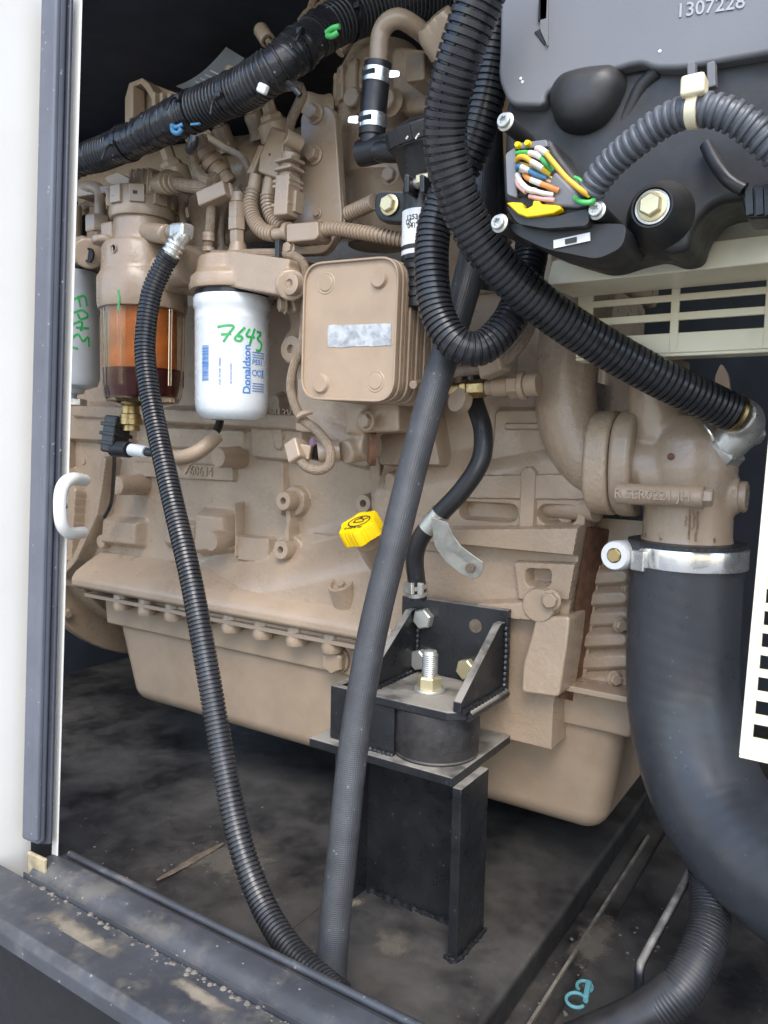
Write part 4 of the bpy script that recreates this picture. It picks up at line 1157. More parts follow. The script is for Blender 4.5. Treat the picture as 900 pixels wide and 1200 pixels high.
for px, py in ((505, 40), (512, 32), (520, 24)):
    p = A(px, py, .66); B().lathe(p, V(-.2, -.6, .6), [(.012, -.02), (.013, 0), (.010, .008), (0, .008)], 16).out('clamp_stud', CAST, tb)
b = B().tube([A(398, 62, .72), A(412, 44, .73), A(430, 36, .74)], .006, 10); b.out('edge_bead', ROUGHC, tb)
# bits behind the loom on the left
lb = T('loom_bracket', 'tan channel bracket rising behind the loom', 'bracket', A(175, 140, .68))
yl = .68
B().prism([A(146, 145, yl), A(146, 115, yl), A(151, 97, yl), A(166, 91, yl), A(175, 98, yl), A(182, 112, yl), A(205, 120, yl), A(205, 126, yl), A(178, 118, yl), A(170, 104, yl), A(164, 98, yl), A(156, 102, yl), A(152, 118, yl), A(152, 145, yl)], Y * .02).out('channel', PLATED, lb, bevel=.0015)
B().prism([A(166, 91, yl + .02), A(175, 97, yl + .02), A(215, 112, yl + .02), A(224, 118, yl + .02), A(224, 140, yl + .02), A(158, 145, yl + .02)], Y * .012).out('web', PLATED, lb, bevel=.001)
B().bar(A(160, 104, yl + .005), A(160, 142, yl + .005), .010, .02, Y).out('upright', PLATED, lb, bevel=.002)
for k in range(5):
    q = A(184 + k * 9, 116 + k * .4, yl - .004); B().bar(q - Z * .010, q + Z * .006, .006, .012, Y).out('clip_tooth', PLATED, lb, bevel=.001)
q = A(112, 208, .69); B().prism(fillet([A(122, 208, .68), A(138, 202, .68), A(156, 212, .68), A(150, 222, .68), A(126, 214, .68)], .004), Y * .02).out('lower_tab', PLATED, lb, bevel=.003)
# film tag
tg = B(); n = 10
P_, Q_ = [], []
for i in range(n + 1):
    t = i / n
    P_.append(A(206 + 59 * t, 101 - 46 * t - 12 * math.sin(math.pi * t) * -.6, .70 - .02 * math.sin(t * 3)))
    Q_.append(A(232 + 54 * t, 112 - 44 * t + 12 * math.sin(math.pi * t) * .5, .69 - .02 * math.sin(t * 3)))
tg.prism(P_ + Q_[::-1], Y * .001)
tgo = tg.out('hanging_tag', TAGM)
for k_ in range(4):
    B().bar(P_[3 + k_].lerp(Q_[3 + k_], .25) - Y * .001, P_[3 + k_].lerp(Q_[3 + k_], .7) - Y * .001, .0016, .0004, Y).out('print_line', GREYINK, tgo)
tag(tgo, 'curled grey film tag sticking up behind the loom', 'tag')
def capfit(name, label, a_, c_, y, r, wire=None):
    t = T(name, label, 'plug', A(*c_, y)); p, q = A(*a_, y), A(*c_, y)
    B().lathe(p, q - p, [(0, 0), (m(r * .8, p), 0), (m(r, p), .003), (m(r, p), (q - p).length), (m(r * .65, p), (q - p).length), (m(r * .6, p), (q - p).length - .006), (0, (q - p).length - .006)], 20).out('shell', TAN, t)
    if wire: B().tube([q, A(*wire, y)], m(4, p), 12).out('cable', BRAID, t)
capfit('injector_plug', 'small round tan injector plug above the loom', (304, 33), (314, 48), .66, 9, (321, 58))
capfit('loom_plug', 'short tan stud plug beside the grey film tag', (272, 79), (270, 95), .67, 8.5)
tw = T('rear_cables', 'tan cables rising behind the top of the loom', 'cable', A(370, 20, .70))
for a_, c_, d_ in (((362, 20), (366, 5), (372, -10)), ((372, 16), (380, 2), (390, -10)), ((352, 26), (362, 14), (384, 4))):
    B().tube([A(*a_, .70), A(*c_, .70), A(*d_, .71)], m(5, A(370, 10, .7)), 10).out('cable', BRAID, tw)

# ------------------------------------------------------------------ black taped loom
hy = lambda x: .60 - .00006 * (x - 90) + (0 if x < 330 else .0009 * (x - 330))
Hp = [(60, 205), (92, 190), (130, 176), (165, 160), (205, 140), (245, 122), (285, 104), (320, 82), (350, 58), (385, 32), (430, 14), (480, 4), (560, -8), (600, -16)]
pts = [A(x, y, hy(x)) for x, y in Hp]
hr = .0200
lm = T('wiring_loom', 'thick black taped wiring loom slanting across the top', 'wiring loom', A(300, 118, .60))
dl = spline(pts)
segs = ((0, .13, 0), (.13, .20, 1), (.20, .36, 0), (.36, .56, 1), (.56, .66, 0), (.66, 1.0, 1))
dl_loom = dl
random.seed(3)
ph = [random.uniform(0, 6) for _ in range(4)]
def rr_(t): return hr * (.80 + .20 * min(1, t * 3.2)) * (1 + .03 * math.sin(t * 37 + ph[0]) + .02 * math.sin(t * 83 + ph[1]))
B().tube(pts, lambda t: rr_(t) * .965, 28, .004).out('taped_core', LOOM, lm)
for a_, c_, f in segs:
    if f: B().corr(pts, hr * (.80 + .20 * min(1, (a_ + c_) / 2 * 3.2)) * 1.04, .0050, .0020, 26, a_, c_, .5).out('split_conduit', BLACKP, lm)
    else:
        nW = int((c_ - a_) * dl[1][-1] / .009)
        for k in range(nW):
            t = a_ + (c_ - a_) * (k + random.random()) / nW
            p = sample(dl, t * dl[1][-1]); tn = (sample(dl, t * dl[1][-1] + .004) - sample(dl, t * dl[1][-1] - .004)).normalized()
            tn = (tn + Vector((random.uniform(-.25, .25), random.uniform(-.25, .25), random.uniform(-.25, .25)))).normalized()
            w_ = random.uniform(.003, .009)
            B().lathe(p - tn * w_ / 2, tn, [(rr_(t) * .97, 0), (rr_(t) * 1.03, .0006), (rr_(t) * 1.035, w_ * .7), (rr_(t) * .97, w_)], 26).out('tape_wrap', LOOM, lm)
def tiebit(mt, pl, r, nm):
    B().tube([A(*p, y) for *p, y in pl], r, 10, .002).out(nm, mt, lm)
tiebit(WIRES['blue'], [(201, 147, .575), (207, 149, .572), (214, 146, .575)], .0022, 'blue_tie')
tiebit(WIRES['blue'], [(202, 148, .575), (203, 154, .573), (209, 156, .573), (213, 151, .574)], .0026, 'blue_tie')
tiebit(WIRES['blue'], [(224, 146, .574), (234, 145, .574)], .0013, 'blue_tie')
tiebit(WIRES['green'], [(383, 38, .57), (390, 33, .567), (398, 31, .568)], .0024, 'green_tie')
tiebit(WIRES['green'], [(384, 42, .57), (390, 42, .567), (396, 38, .568)], .0026, 'green_tie')
B().box(A(308, 104, .572), (.012, .006, .009), Matrix.Rotation(.5, 3, 'Y')).out('white_clip', PAPER, lm, bevel=.002)
tiebit(BPLAS, [(338, 98, .578), (345, 104, .572), (352, 112, .574)], .003, 'tie_tail'); tiebit(BPLAS, [(228, 160, .58), (226, 170, .58), (222, 176, .585)], .005, 'branch_stub')

# ------------------------------------------------------------------ breather pipe, hose and valve
yH = .64
bp_ = T('breather_pipe', 'bent tan steel pipe looping into the top of the black breather hose', 'pipe', A(444, 76, yH))
B().tube([A(443, 86, yH), A(444, 62, yH), A(446, 40, yH), A(455, 26, yH), A(469, 22, yH + .005), A(486, 31, yH + .02), A(508, 50, yH + .045), A(530, 72, yH + .07)], m(11, A(444, 60, yH)), 28, .003).out('pipe', TAN, bp_)
bh = T('breather_hose', 'short black breather hose with two silver spring clamps', 'hose', A(437, 160, yH))
rH = m(16, A(440, 110, yH))
B().tube([A(443, 75, yH), A(441, 95, yH), A(438, 125, yH), A(436, 160, yH)], rH, 32, .004).out('hose', SMRUB, bh)
def springclamp(px, py, px2, py2, side, parent, r, y):
    c0, c1 = A(px, py, y), A(px2, py2, y); d = (c1 - c0)
    o = B().lathe(c0, d, [(r * 1.01, 0), (r * 1.075, 0), (r * 1.075, d.length), (r * 1.01, d.length)], 36).out('clamp', STEEL, parent)
    for k in (-1, 1):
        q = c0 + d * .5 + FR * r * 1.06 + X * r * .1 * k
        B().box(c0 + d * .5 + V(.15 * k * r, -r * 1.03, 0), (r * .75, r * .16, d.length * .32), Matrix.Rotation(.05, 3, 'Z')).out('slot', SEAM, o)
    s_ = rt * side
    e = c0 + d * .5 + s_ * r * 1.0 - fw * r * .4
    B().prism(fillet([e - d * .32, e + s_ * r * .75 - d * .24, e + s_ * r * .78 + d * .24, e + d * .32], .002), FR * .0016).out('ear', STEEL, o, bevel=.0005)
springclamp(442, 83, 440, 99, 1, bh, rH, yH)
springclamp(437.5, 136, 436.5, 152, -1, bh, rH, yH)
bv = T('breather_valve', 'round black breather valve with notched rim and elbow spout', 'valve', A(490, 195, .62))
b = B().tube([A(436, 158, yH), A(436, 168, yH), A(440, 175, yH), A(452, 176, yH - .003), A(480, 176, yH - .005)], rH * .86, 26, .003); b.out('elbow', BPLAS, bv)
q = A(440, 176, yH); B().lathe(q - X * .012, X, [(rH * .4, -.008), (rH * .95, -.006), (rH * .98, .03), (rH * 1.02, .03), (rH * 1.02, .034)], 28).out('spout', BPLAS, bv)
vc = A(500, 172, .64); va_ = V(-.1, -.35, .95)
rW = m(43, vc)
B().lathe(vc, va_, [(rW * .5, -.045), (rW * .78, -.035), (rW * .86, -.02), (rW * .90, .0), (rW, .004), (rW, .010), (rW * .9, .02), (rW * .4, .026), (0, .026)], 48).out('body', BPLAS, bv)
q_ = va_.normalized(); uu = (X - q_ * X.dot(q_)).normalized(); vv = q_.cross(uu)
for k in range(16):
    a = 2 * math.pi * k / 16; d_ = uu * math.cos(a) + vv * math.sin(a)
    B().bar(vc + d_ * rW * .93 + q_ * .012, vc + d_ * rW * 1.04 + q_ * .012, .014, .014, q_).out('rim_tooth', BPLAS, bv, bevel=.001)
for (x_, y_2, l_) in ((487, 163, 4), (476, 163, 3), (489, 159, 2)):
    p = A(x_, y_2, .592); B().tube([p, p + V(.002, 0, m(l_, p))], .0008, 6).out('chalk_tick', PAPER, bv)
# black clamp with yellow bolt
kc = T('canister_clamp', 'black clamp plate with a yellow zinc bolt', 'clamp', A(462, 262, .63))
B().prism(fillet([A(439, 223, .63), A(485, 224, .63), A(487, 263, .63), A(446, 260, .63), A(438, 250, .63)], .010), Y * .012).out('plate', BPAINT, kc, bevel=.003)
p = A(456.5, 240, .628); bolt(kc, p, FR, m(9.5, p), YZINC)
for px in (473, 491):
    B().prism(fillet([A(px, 204, .60), A(px + 6, 204, .60), A(px + 6, 226, .60), A(px, 226, .60)], .004), Y * .03).out('ear', BPAINT, kc, bevel=.002)
B().cyl(A(478, 217, .612), A(492, 215, .612), m(6, A(480, 215, .61)), 16).out('clamp_bolt', ZINC, kc, bevel=.001)
p = A(491, 212, .612); B().lathe(p, X, [(m(8, p), 0), (m(8, p), .012)], 6).out('clamp_nut', YZINC, kc)
# black canister with sticker
yQ = .635
cn = T('black_canister', 'black ribbed canister with a white data sticker', 'canister', A(494, 362, yQ))
cq0, cq1 = A(494, 364, yQ), A(494, 222, yQ); rQ = m(24, cq1); ctr = V((cq0.x + cq1.x) / 2, yQ, 0)
B().lathe(V(ctr.x, yQ, cq0.z), Z, [(rQ * .6, 0), (rQ * .9, .002), (rQ * .93, .006), (rQ * .93, (cq1.z - cq0.z) * .4), (rQ * .98, (cq1.z - cq0.z) * .42), (rQ * .98, cq1.z - cq0.z), (0, cq1.z - cq0.z + .004)], 40).out('body', BPLAS, cn)
for k in range(6):
    zz_ = cq0.z + .010 + k * .0085; B().lathe(V(ctr.x, yQ, zz_), Z, [(rQ * .93, 0), (rQ * 1.0, .001), (rQ * 1.0, .005), (rQ * .93, .006)], 40).out('body_ring', BPLAS, cn)
z0, z1 = A(485, 296, yQ - rQ).z, A(485, 243, yQ - rQ).z
B().lathe(V(ctr.x, yQ, 0), Z, [(rQ * .985, z0), (rQ * .992, z0), (rQ * .992, z1), (rQ * .985, z1)], 40).out('sticker', PAPER, cn)
wq = wrapper(V(ctr.x, yQ, 0), rQ * .994, 481)
bb = B()
for k in range(3):
    zt_ = A(485, 254 + k * 5, yQ - rQ).z; bb.text(('12536', 'DC 24', '0412')[k], .0062, (0, 0, 0), X, Y, .0003, warp=lambda x, y, h, zt_=zt_: wq(x, zt_ + y, h), bold=.0001)
bb.out('sticker_print', DGREY, cn)
# brass coloured fitting and braided lead
bfit = T('fuel_fitting', 'tan painted fuel line fitting with hexagon nuts behind the rubber hose', 'fitting', A(575, 465, .67))
yy_ = .67
f0, f1 = A(528, 458, yy_), A(632, 450, yy_)
for t0_, t1_, r_, n_ in ((0, .18, 9, 20), (.14, .22, 12, 6), (.22, .42, 11, 6), (.42, .50, 9, 20), (.50, .68, 11, 20), (.68, .80, 14, 6), (.80, .86, 16, 20), (.86, 1.0, 13, 20)):
    B().lathe(f0.lerp(f1, t0_), f1 - f0, [(m(r_, f0), 0), (m(r_, f0), (f1 - f0).length * (t1_ - t0_))], n_).out('fitting_section', BRASS if t0_ < .4 else PLATED, bfit, bevel=.0012)
B().lathe(A(535, 468, yy_ - .01), V(-.3, -.9, .2), [(m(14, f0), -.01), (m(14, f0), 0), (m(8, f0), .001), (0, .001)], 24).out('banjo_eye', PLATED, bfit)
B().tube([A(520, 440, .66), A(545, 435, .66), A(572, 432, .655), A(590, 425, .65), A(604, 412, .648), A(618, 392, .65), A(628, 360, .655), A(633, 310, .66)], m(5.5, f0), 12).out('braided_lead', BRAID, bfit)
B().bar(A(566, 436, .655), A(592, 424, .65), .018, .016).out('lead_wrap', TAN, bfit, bevel=.003)
p = A(484, 451, .64); B().cyl(A(484, 451, .62), A(496, 450, .66), m(5, p), 14).out('bleed_stud', TAN, bfit, bevel=.001)

# bent steel lines between the loom and the filters
def line(label, pts, r, name='fuel_line'):
    t = T(name, label, 'pipe', A(*pts[-1]))
    B().tube([A(*p) for p in pts], m(r, A(*pts[1])), 12).out('pipe', TAN, t)
    for k in (0, -1):
        q, q2 = A(*pts[k]), A(*pts[1 if k == 0 else -2])
        B().lathe(q, q2 - q, [(m(r * 1.7, q), 0), (m(r * 1.75, q), .001), (m(r * 1.75, q), .010), (m(r * 1.3, q), .012)], 6).out('nut', TAN, t)
line('thin tan steel line arching from the pressure sensor to behind the loom', [(290, 232, .72), (292, 205, .70), (284, 185, .70), (262, 172, .71), (240, 158, .72)], 4.2)
line('thin tan steel line dropping between separator and support arm', [(214, 232, .70), (213, 250, .69), (218, 275, .69), (222, 300, .70)], 4.5)
line('tan steel line rising from the filter mounting to the sensor foot', [(262, 300, .69), (260, 270, .70), (266, 240, .72), (282, 222, .75)], 4.0)
line('tan return line running level just under the loom at the left', [(96, 246, .71), (104, 238, .70), (116, 240, .70), (130, 236, .71)], 4.0)
for k_, (px, py) in enumerate(((200, 190), (246, 182), (318, 136))):
    t = T('injector_fitting', ('tan hexagon fitting under the loom above the separator', 'tan hexagon fitting behind the ribbed connector', 'tan hexagon fitting above the tilted plug housing')[k_], 'fitting', A(px, py, .78))
    q = A(px, py, .77); B().lathe(q, V(-.1, -.35, .9), [(.016, -.03), (.016, 0), (.010, .004), (.010, .02), (0, .022)], 6).out('hex_body', TAN, t, bevel=.001)
    B().lathe(q - V(-.1, -.35, .9) * .01, V(-.1, -.35, .9), [(.022, -.02), (.022, 0), (.017, .004)], 20).out('collar', TAN, t)

for t_ in (.22, .385, .47, .60, .70):
    p = sample(dl_loom, t_ * dl_loom[1][-1]); tn = (sample(dl_loom, t_ * dl_loom[1][-1] + .004) - sample(dl_loom, t_ * dl_loom[1][-1] - .004)).normalized()
    r_ = rr_(t_) * 1.06
    B().lathe(p - tn * .002, tn, [(r_ * .96, 0), (r_ * 1.03, 0), (r_ * 1.03, .004), (r_ * .96, .004)], 28).out('cable_tie', BPLAS, lm)
    w_ = (-fw + up * random.uniform(-.6, .3)); w_ = (w_ - tn * w_.dot(tn)).normalized()
    B().box(p + w_ * r_ * 1.05, (.007, .006, .006)).out('tie_head', BPLAS, lm, bevel=.001)
    q = p + w_ * r_ * 1.08; B().tube([q, q + w_ * .008 - up * .006, q + w_ * .010 - up * .018 + rt * random.uniform(-.006, .006)], .0013, 8).out('tie_tail', BPLAS, lm)
# ------------------------------------------------------------------ engine mount
YM = .708
xr, xl = A(595.5, 716, YM).x, A(471, 697, YM).x
zt1 = (A(471, 697, YM).z + A(595, 716, YM).z) / 2
zbs = A(588, 806, YM).z
yf = AX(533, 843, xr - .006).y
mb = T('mount_bracket', 'black steel engine mount bracket with two gussets and bright bolts', 'mount bracket', V((xr + xl) / 2, (YM + yf) / 2, zbs - .012))
th = .009
B().prism([V(xl, YM, zbs - th), V(xr, YM, zbs - th), V(xr, YM, zt1), V(xl, YM, zt1)], Y * th).out('back_plate', BPAINT, mb, bevel=.0012)
xlb = xl - .004
B().prism([V(xlb, YM, zbs - th), V(xlb, yf, zbs - th), V(xr - .014, yf, zbs - th), V(xr, yf + .012, zbs - th), V(xr, YM, zbs - th)], Z * th).out('base_plate', BPAINT, mb, bevel=.0015)
for xg in (xr - .0105, xl + .012):
    g_ = B().prism([V(xg, YM, zt1 - .012), V(xg, YM - .012, zt1 - .012), V(xg, yf + .004, zbs + .010), V(xg, yf + .004, zbs), V(xg, YM, zbs)], X * .0085).out('gusset', BPAINT, mb, bevel=.001)
    b = B(); nn = 9
    for s_ in (.0085 + .001,):
        b.tube([V(xg + s_, YM - .0015, zbs + .002), V(xg + s_ + .0006, YM - .0012, (zbs + zt1) / 2), V(xg + s_, YM - .0015, zt1 - .014)], lambda t: .0026 + .0006 * math.sin(t * 70), 8, .002)
        b.tube([V(xg + s_, yf + .006, zbs + .0006), V(xg + s_ + .0004, (yf + YM) / 2, zbs + .0006), V(xg + s_, YM - .004, zbs + .0006)], lambda t: .0030 + .0006 * math.sin(t * 80), 8, .002)
    b.out('weld_bead', BWELD, g_)
B().tube([V(xr - .0005, yf + .014, zbs - .005), V(xr - .0005, YM, zbs - .005)], .0056, 12).out('rolled_edge', BPAINT, mb)
for px, py, mt_ in ((498.5, 724, ZINC), (493.5, 772, ZINC), (549, 783, YZINC), (462, 765, BPAINT)):
    p = A(px, py, YM - .0005); bolt(mb, p, FR, m(12.5, p), mt_, 'plain')
p = A(557.5, 733.5, YM); B().lathe(p, FR, [(m(8.2, p), .0002), (m(8.2, p), .0008), (m(6.6, p), .0009), (0, .0009)], 24).out('bolt_hole', DIRT, mb)
# centre stud and nut
yst = (YM + yf) / 2 - .012
pst = AZ(503, 809, zbs)
stud = T('mount_stud', 'zinc threaded stud with nut and washer standing on the mount bracket', 'bolt', pst)
B().lathe(pst, Z, [(0, 0), (.0155, 0), (.0160, .0006), (.0160, .0022), (.0155, .003), (.009, .003)], 32).out('washer', ZINC, stud)
bolt(stud, pst + Z * .003, Z, .0125, YZINC, 'plain', 'nut', .25, 1.15)
zs0 = .014; pr = []
while zs0 < .038:
    pr += [(.0068, zs0), (.0081, zs0 + .0008), (.0081, zs0 + .0011), (.0068, zs0 + .0019)]; zs0 += .0020
pr += [(.0068, .0400), (.006, .0408), (0, .0408)]
B().lathe(pst, Z, [(.0072, .003)] + pr, 24).out('thread', ZINC, stud, ang=60)
# isolator
yi = pst.y - .006; xi = A(511, 860, yi).x
ri = m(51, V(xi, yi, zbs - .02)); zi1 = zbs - th
zpl = A(530, 913, yf - .010).z
iso = B().lathe(V(xi, yi, zpl), Z, [(0, 0), (ri * .97, 0), (ri * .99, .002), (ri * .97, .0035), (ri * .985, .006), (ri * 1.0, (zi1 - zpl) * .5), (ri * .99, (zi1 - zpl) * .85), (ri * .96, (zi1 - zpl)), (0, zi1 - zpl)], 56)
iso_o = tag(iso.out('rubber_isolator', ISOL), 'round black rubber isolator between mount bracket and pedestal plate', 'isolator')
# pedestal
c0 = AZ(530, 912, zpl); c1 = AZ(596, 861, zpl); c2 = AZ(359, 866, zpl)
x1_, y0_ = c0.x, c0.y; y1_ = c1.y; x0_ = c2.x
ped = T('mount_pedestal', 'black steel pedestal with square top plate welded to the cabinet floor', 'pedestal', V((x0_ + x1_) / 2, (y0_ + y1_) / 2, ZBOX))
B().box(((x0_ + x1_) / 2, (y0_ + y1_) / 2, zpl - .0045), (x1_ - x0_, y1_ - y0_, .009)).out('top_plate', BPAINT, ped, bevel=.0012)
ff = AZ(524, 1121, ZBOX); fb_ = AZ(562, 1086, ZBOX)
tf = .0095
yfl, ybl = ff.y, min(fb_.y, y1_ - .004)
B().box((ff.x + tf / 2, (yfl + ybl) / 2, (zpl - .009 + ZBOX) / 2), (tf, ybl - yfl, zpl - .009 - ZBOX)).out('flange', BPAINT, ped, bevel=.001)
fl_ = AZ(424, 1040, ZBOX)
B().box((fl_.x + tf / 2 - .004, (yfl + ybl) / 2, (zpl - .009 + ZBOX) / 2), (tf, ybl - yfl, zpl - .009 - ZBOX)).out('flange', BPAINT, ped, bevel=.001)
yw = max((yfl + ybl) / 2, min(ybl - .006, AZ(523, 1072, ZBOX).y))
B().box(((ff.x + fl_.x) / 2 + tf / 2 - .002, yw, (zpl - .009 + ZBOX) / 2), (ff.x - fl_.x - tf + .004, .008, zpl - .009 - ZBOX)).out('web', BPAINT, ped)
b = B(); b.tube([V(fl_.x + tf, yw - .006, ZBOX), V((ff.x + fl_.x) / 2, yw - .007, ZBOX), V(ff.x, yw - .006, ZBOX)], lambda t: .0030 + .0009 * math.sin(t * 23 + 3 * math.sin(t * 11)) + .0007 * math.sin(t * 71), 8, .002)
b.tube([V(ff.x - .002, yfl - .001, ZBOX), V(ff.x + tf + .001, yfl - .001, ZBOX), V(ff.x + tf + .002, ybl, ZBOX)], lambda t: .0026 + .0007 * math.sin(t * 31 + 2 * math.sin(t * 17)), 8, .002)
b.out('weld_bead', BWELD, ped)
for px in (425,):
    ax0, ax1 = AZ(386, 868, zpl).x, 0
yst_ = y0_ + .012
sx0, sx1 = A(386.5, 865, yst_).x, A(461, 885, yst_).x
zt2 = A(461, 820, yst_).z
B().box(((sx0 + sx1) / 2, yst_ + .004, (zpl + zt2) / 2), (sx1 - sx0, .008, zt2 - zpl)).out('stop_plate', BPAINT, ped, bevel=.001)
B().box((sx0 + .004, yst_ + .028, (zpl + zt2) / 2), (.008, .040, zt2 - zpl)).out('stop_return', BPAINT, ped, bevel=.001)
b = B().tube([V(sx0 + .03, yst_ - .001, zpl + .0005), V(sx1 + .001, yst_ - .001, zpl + .0005)], lambda t: .003 + .001 * math.sin(t * 60), 8, .002); b.out('stop_weld', BWELD, ped)
p = V(A(494, 905, y0_ + .05).x, y0_ + .05, zpl - .009); bolt(ped, p, -Z, .010, ZINC, 'plain', 'lower_nut')

# ------------------------------------------------------------------ hoses in front of the engine
# smooth woven hose
hs = [(571, 130, .635), (567, 200, .63), (560, 270, .625), (545, 340, .615), (520, 420, .60), (496, 500, .585), (466, 620, .565), (437, 740, .545), (415, 870, .525), (401, 1000, .505), (391, 1100, .492), (386, 1180, .480), (384, 1240, .470)]
B_ = B().tube([A(*p) for p in hs], .0130, 36, .006)
rhose = tag(B_.out('rubber_hose', RUBBER), 'long plain woven rubber hose falling straight to the sill', 'hose')
# drain hose with its fitting
hd = [(200, 298, .602), (192, 311, .60), (177, 346, .592), (170, 400, .585), (173, 445, .58), (181, 490, .575), (202, 585, .56), (224, 680, .545), (244, 790, .53), (263, 900, .515), (282, 990, .50), (308, 1060, .49), (340, 1112, .478), (378, 1150, .468), (400, 1168, .462)]
dh = T('drain_hose', 'long thin black corrugated hose hanging from the brass elbow of the separator', 'hose', A(380, 1150, .468))
dpts = [A(*p) for p in hd]
rD = .0115
B().corr(dpts, rD, .0043, .0017, 24, 0.0, 1.0, .72).out('corrugated_tube', BLACKP, dh)
q0, q1 = A(199, 300, .602), A(208, 284, .606)
B().cyl(q0, q1, .0095, 20).out('end_sleeve', ZINC, dh, bevel=.001)
for t in (.1, .45, .75): B().lathe(q0.lerp(q1, t), q1 - q0, [(.0095, 0), (.0112, .0008), (.0112, .003), (.0095, .004)], 22).out('spring_coil', STEEL, dh)
B().lathe(A(207, 287, .606), A(215, 275, .61) - A(207, 287, .606), [(.008, 0), (.008, .006), (.0095, .006), (.0095, .014)], 6).out('hex_brass', BRASS, dh, bevel=.0008)
B().tube([A(210, 283, .607), A(215, 276, .608), A(213, 272, .612), A(202, 272, .625)], .0085, 16, .002).out('elbow', ZINC, dh)
B().bar(A(205, 272, .612), A(221, 271, .608), .018, .017).out('elbow_block', ZINC, dh, bevel=.004)
# big conduit from the controller to the coolant fitting
ha = [(590, -60, .48), (566, -10, .485), (541, 60, .49), (524, 125, .50), (522, 172, .51), (532, 216, .522), (552, 265, .54), (585, 312, .56), (640, 362, .59), (705, 405, .625), (775, 444, .66), (840, 475, .695), (862, 485, .705)]
apts = [A(*p) for p in ha]
mc = T('large_conduit', 'thick black split corrugated conduit sweeping from the top to the coolant fitting', 'conduit', A(860, 490, .70))
rA = .0162
B().corr(apts, rA, .0055, .0022, 32, 0, 1, .74).out('corrugated_tube', BLACKP, mc)
dl = spline(apts); L_ = dl[1][-1]
bb = B(); ss = [L_ * i / 260 for i in range(150)]
fr = bb.frames(dl, ss); sp_ = []
for i, (p, n, b_) in enumerate(fr):
    tc_ = (CAM - p).normalized(); side = (rt * -.35 + up * 0 - fw * 1.0)
    t_ = (sample(dl, ss[i] + .002) - sample(dl, ss[i] - .002)).normalized()
    w_ = (side - t_ * side.dot(t_)).normalized()
    sp_.append(p + w_ * (rA - .0008))
bb.tube(sp_[::4], .0006, 6, .005); bb.out('slit', SEAM, mc)
e0, e1_ = A(858, 483, .702), A(872, 489, .71)
B().lathe(e0, e1_ - e0, [(rA * .8, 0), (rA * .98, .001), (rA * .98, .004), (rA * .8, .005)], 30).out('end_ring', BRASS, mc)
# second conduit looping under the first
hb = [(600, -40, .56), (590, 10, .565), (579, 70, .57), (567, 130, .572), (549, 185, .575), (522, 228, .575), (508, 272, .572), (506, 322, .57), (513, 368, .57), (534, 402, .573), (563, 408, .585), (591, 384, .60), (609, 350, .615), (620, 310, .63), (626, 270, .64)]
lc = T('looped_conduit', 'black corrugated conduit making a loop below the larger one', 'conduit', A(545, 430, .575))
B().corr([A(*p) for p in hb], .0146, .0048, .0019, 28, 0, 1, .72).out('corrugated_tube', BLACKP, lc)
tcn = T('rear_harness_conduit', 'tan corrugated conduit behind the controller connector', 'conduit', A(592, 300, .66))
B().corr([A(582, 330, .665), A(588, 300, .66), A(592, 275, .66), A(594, 240, .66)], .0075, .0042, .0013, 18).out('conduit', TAN, tcn)
tp_ = B().tube([A(571, 60, .64), A(574, 180, .64), A(580, 300, .645), A(575, 340, .65)], .012, 16); tag(tp_.out('rear_black_hose', SMRUB), 'black hose running upright behind the controller', 'hose')
# small black hose, clip and spring clamp
hk_ = [(552, 440, .70), (556, 470, .695), (566, 505, .685), (563, 540, .678), (542, 574, .672), (512, 606, .668), (492, 632, .668), (486, 655, .672), (488, 680, .678), (490, 702, .682)]
kh = tag(B().tube([A(*p) for p in hk_], .0094, 24, .004).out('coolant_hose', SMRUB), 'short plain black hose held by a silver strap clip', 'hose')
pcp = T('hose_clip', 'silver strap clip round the short black hose', 'clip', A(535, 650, .665))
q0, q1 = A(516.5, 601, .668), A(501, 620, .668)
B().lathe(q0, q1 - q0, [(.0096, 0), (.0108, .0), (.0108, (q1 - q0).length), (.0096, (q1 - q0).length)], 28).out('band', GALV, pcp)
pl = [(505, 606, .656), (524, 612, .657), (530, 626, .660), (540, 640, .664), (556, 652, .668), (566, 659, .672), (566, 668, .674), (562, 676, .675), (553, 679, .674), (538, 671, .672), (522, 658, .668), (509, 640, .660), (508, 630, .656)]
so = B().prism([A(*p) for p in pl], Y * .0018).out('strap', GALV, pcp, bevel=.0005)
p = A(551, 666, .670); B().lathe(p, FR, [(.0048, -.001), (.0048, .0012), (.0036, .0014), (0, .0012)], 20).out('strap_hole', DIRT, so)
sc_ = T('spring_clamp', 'silver spring clamp at the foot of the short black hose', 'clamp', A(490, 698, .68))
q0, q1 = A(488, 684, .6795), A(489.5, 697, .682)
B().lathe(q0, q1 - q0, [(.0098, 0), (.0112, 0), (.0112, (q1 - q0).length * .35), (.0098, (q1 - q0).length * .35)], 28).out('band', GALV, sc_)
B().lathe(q0.lerp(q1, .65), q1 - q0, [(.0098, 0), (.0112, 0), (.0112, (q1 - q0).length * .35), (.0098, (q1 - q0).length * .35)], 28).out('band', GALV, sc_)
B().bar(A(474, 688, .676), A(484, 690, .667), .004, .012, Z).out('ear', GALV, sc_, bevel=.0008); B().bar(A(493, 683, .666), A(493, 697, .668), .006, .004, Y).out('bridge', GALV, sc_, bevel=.0008)
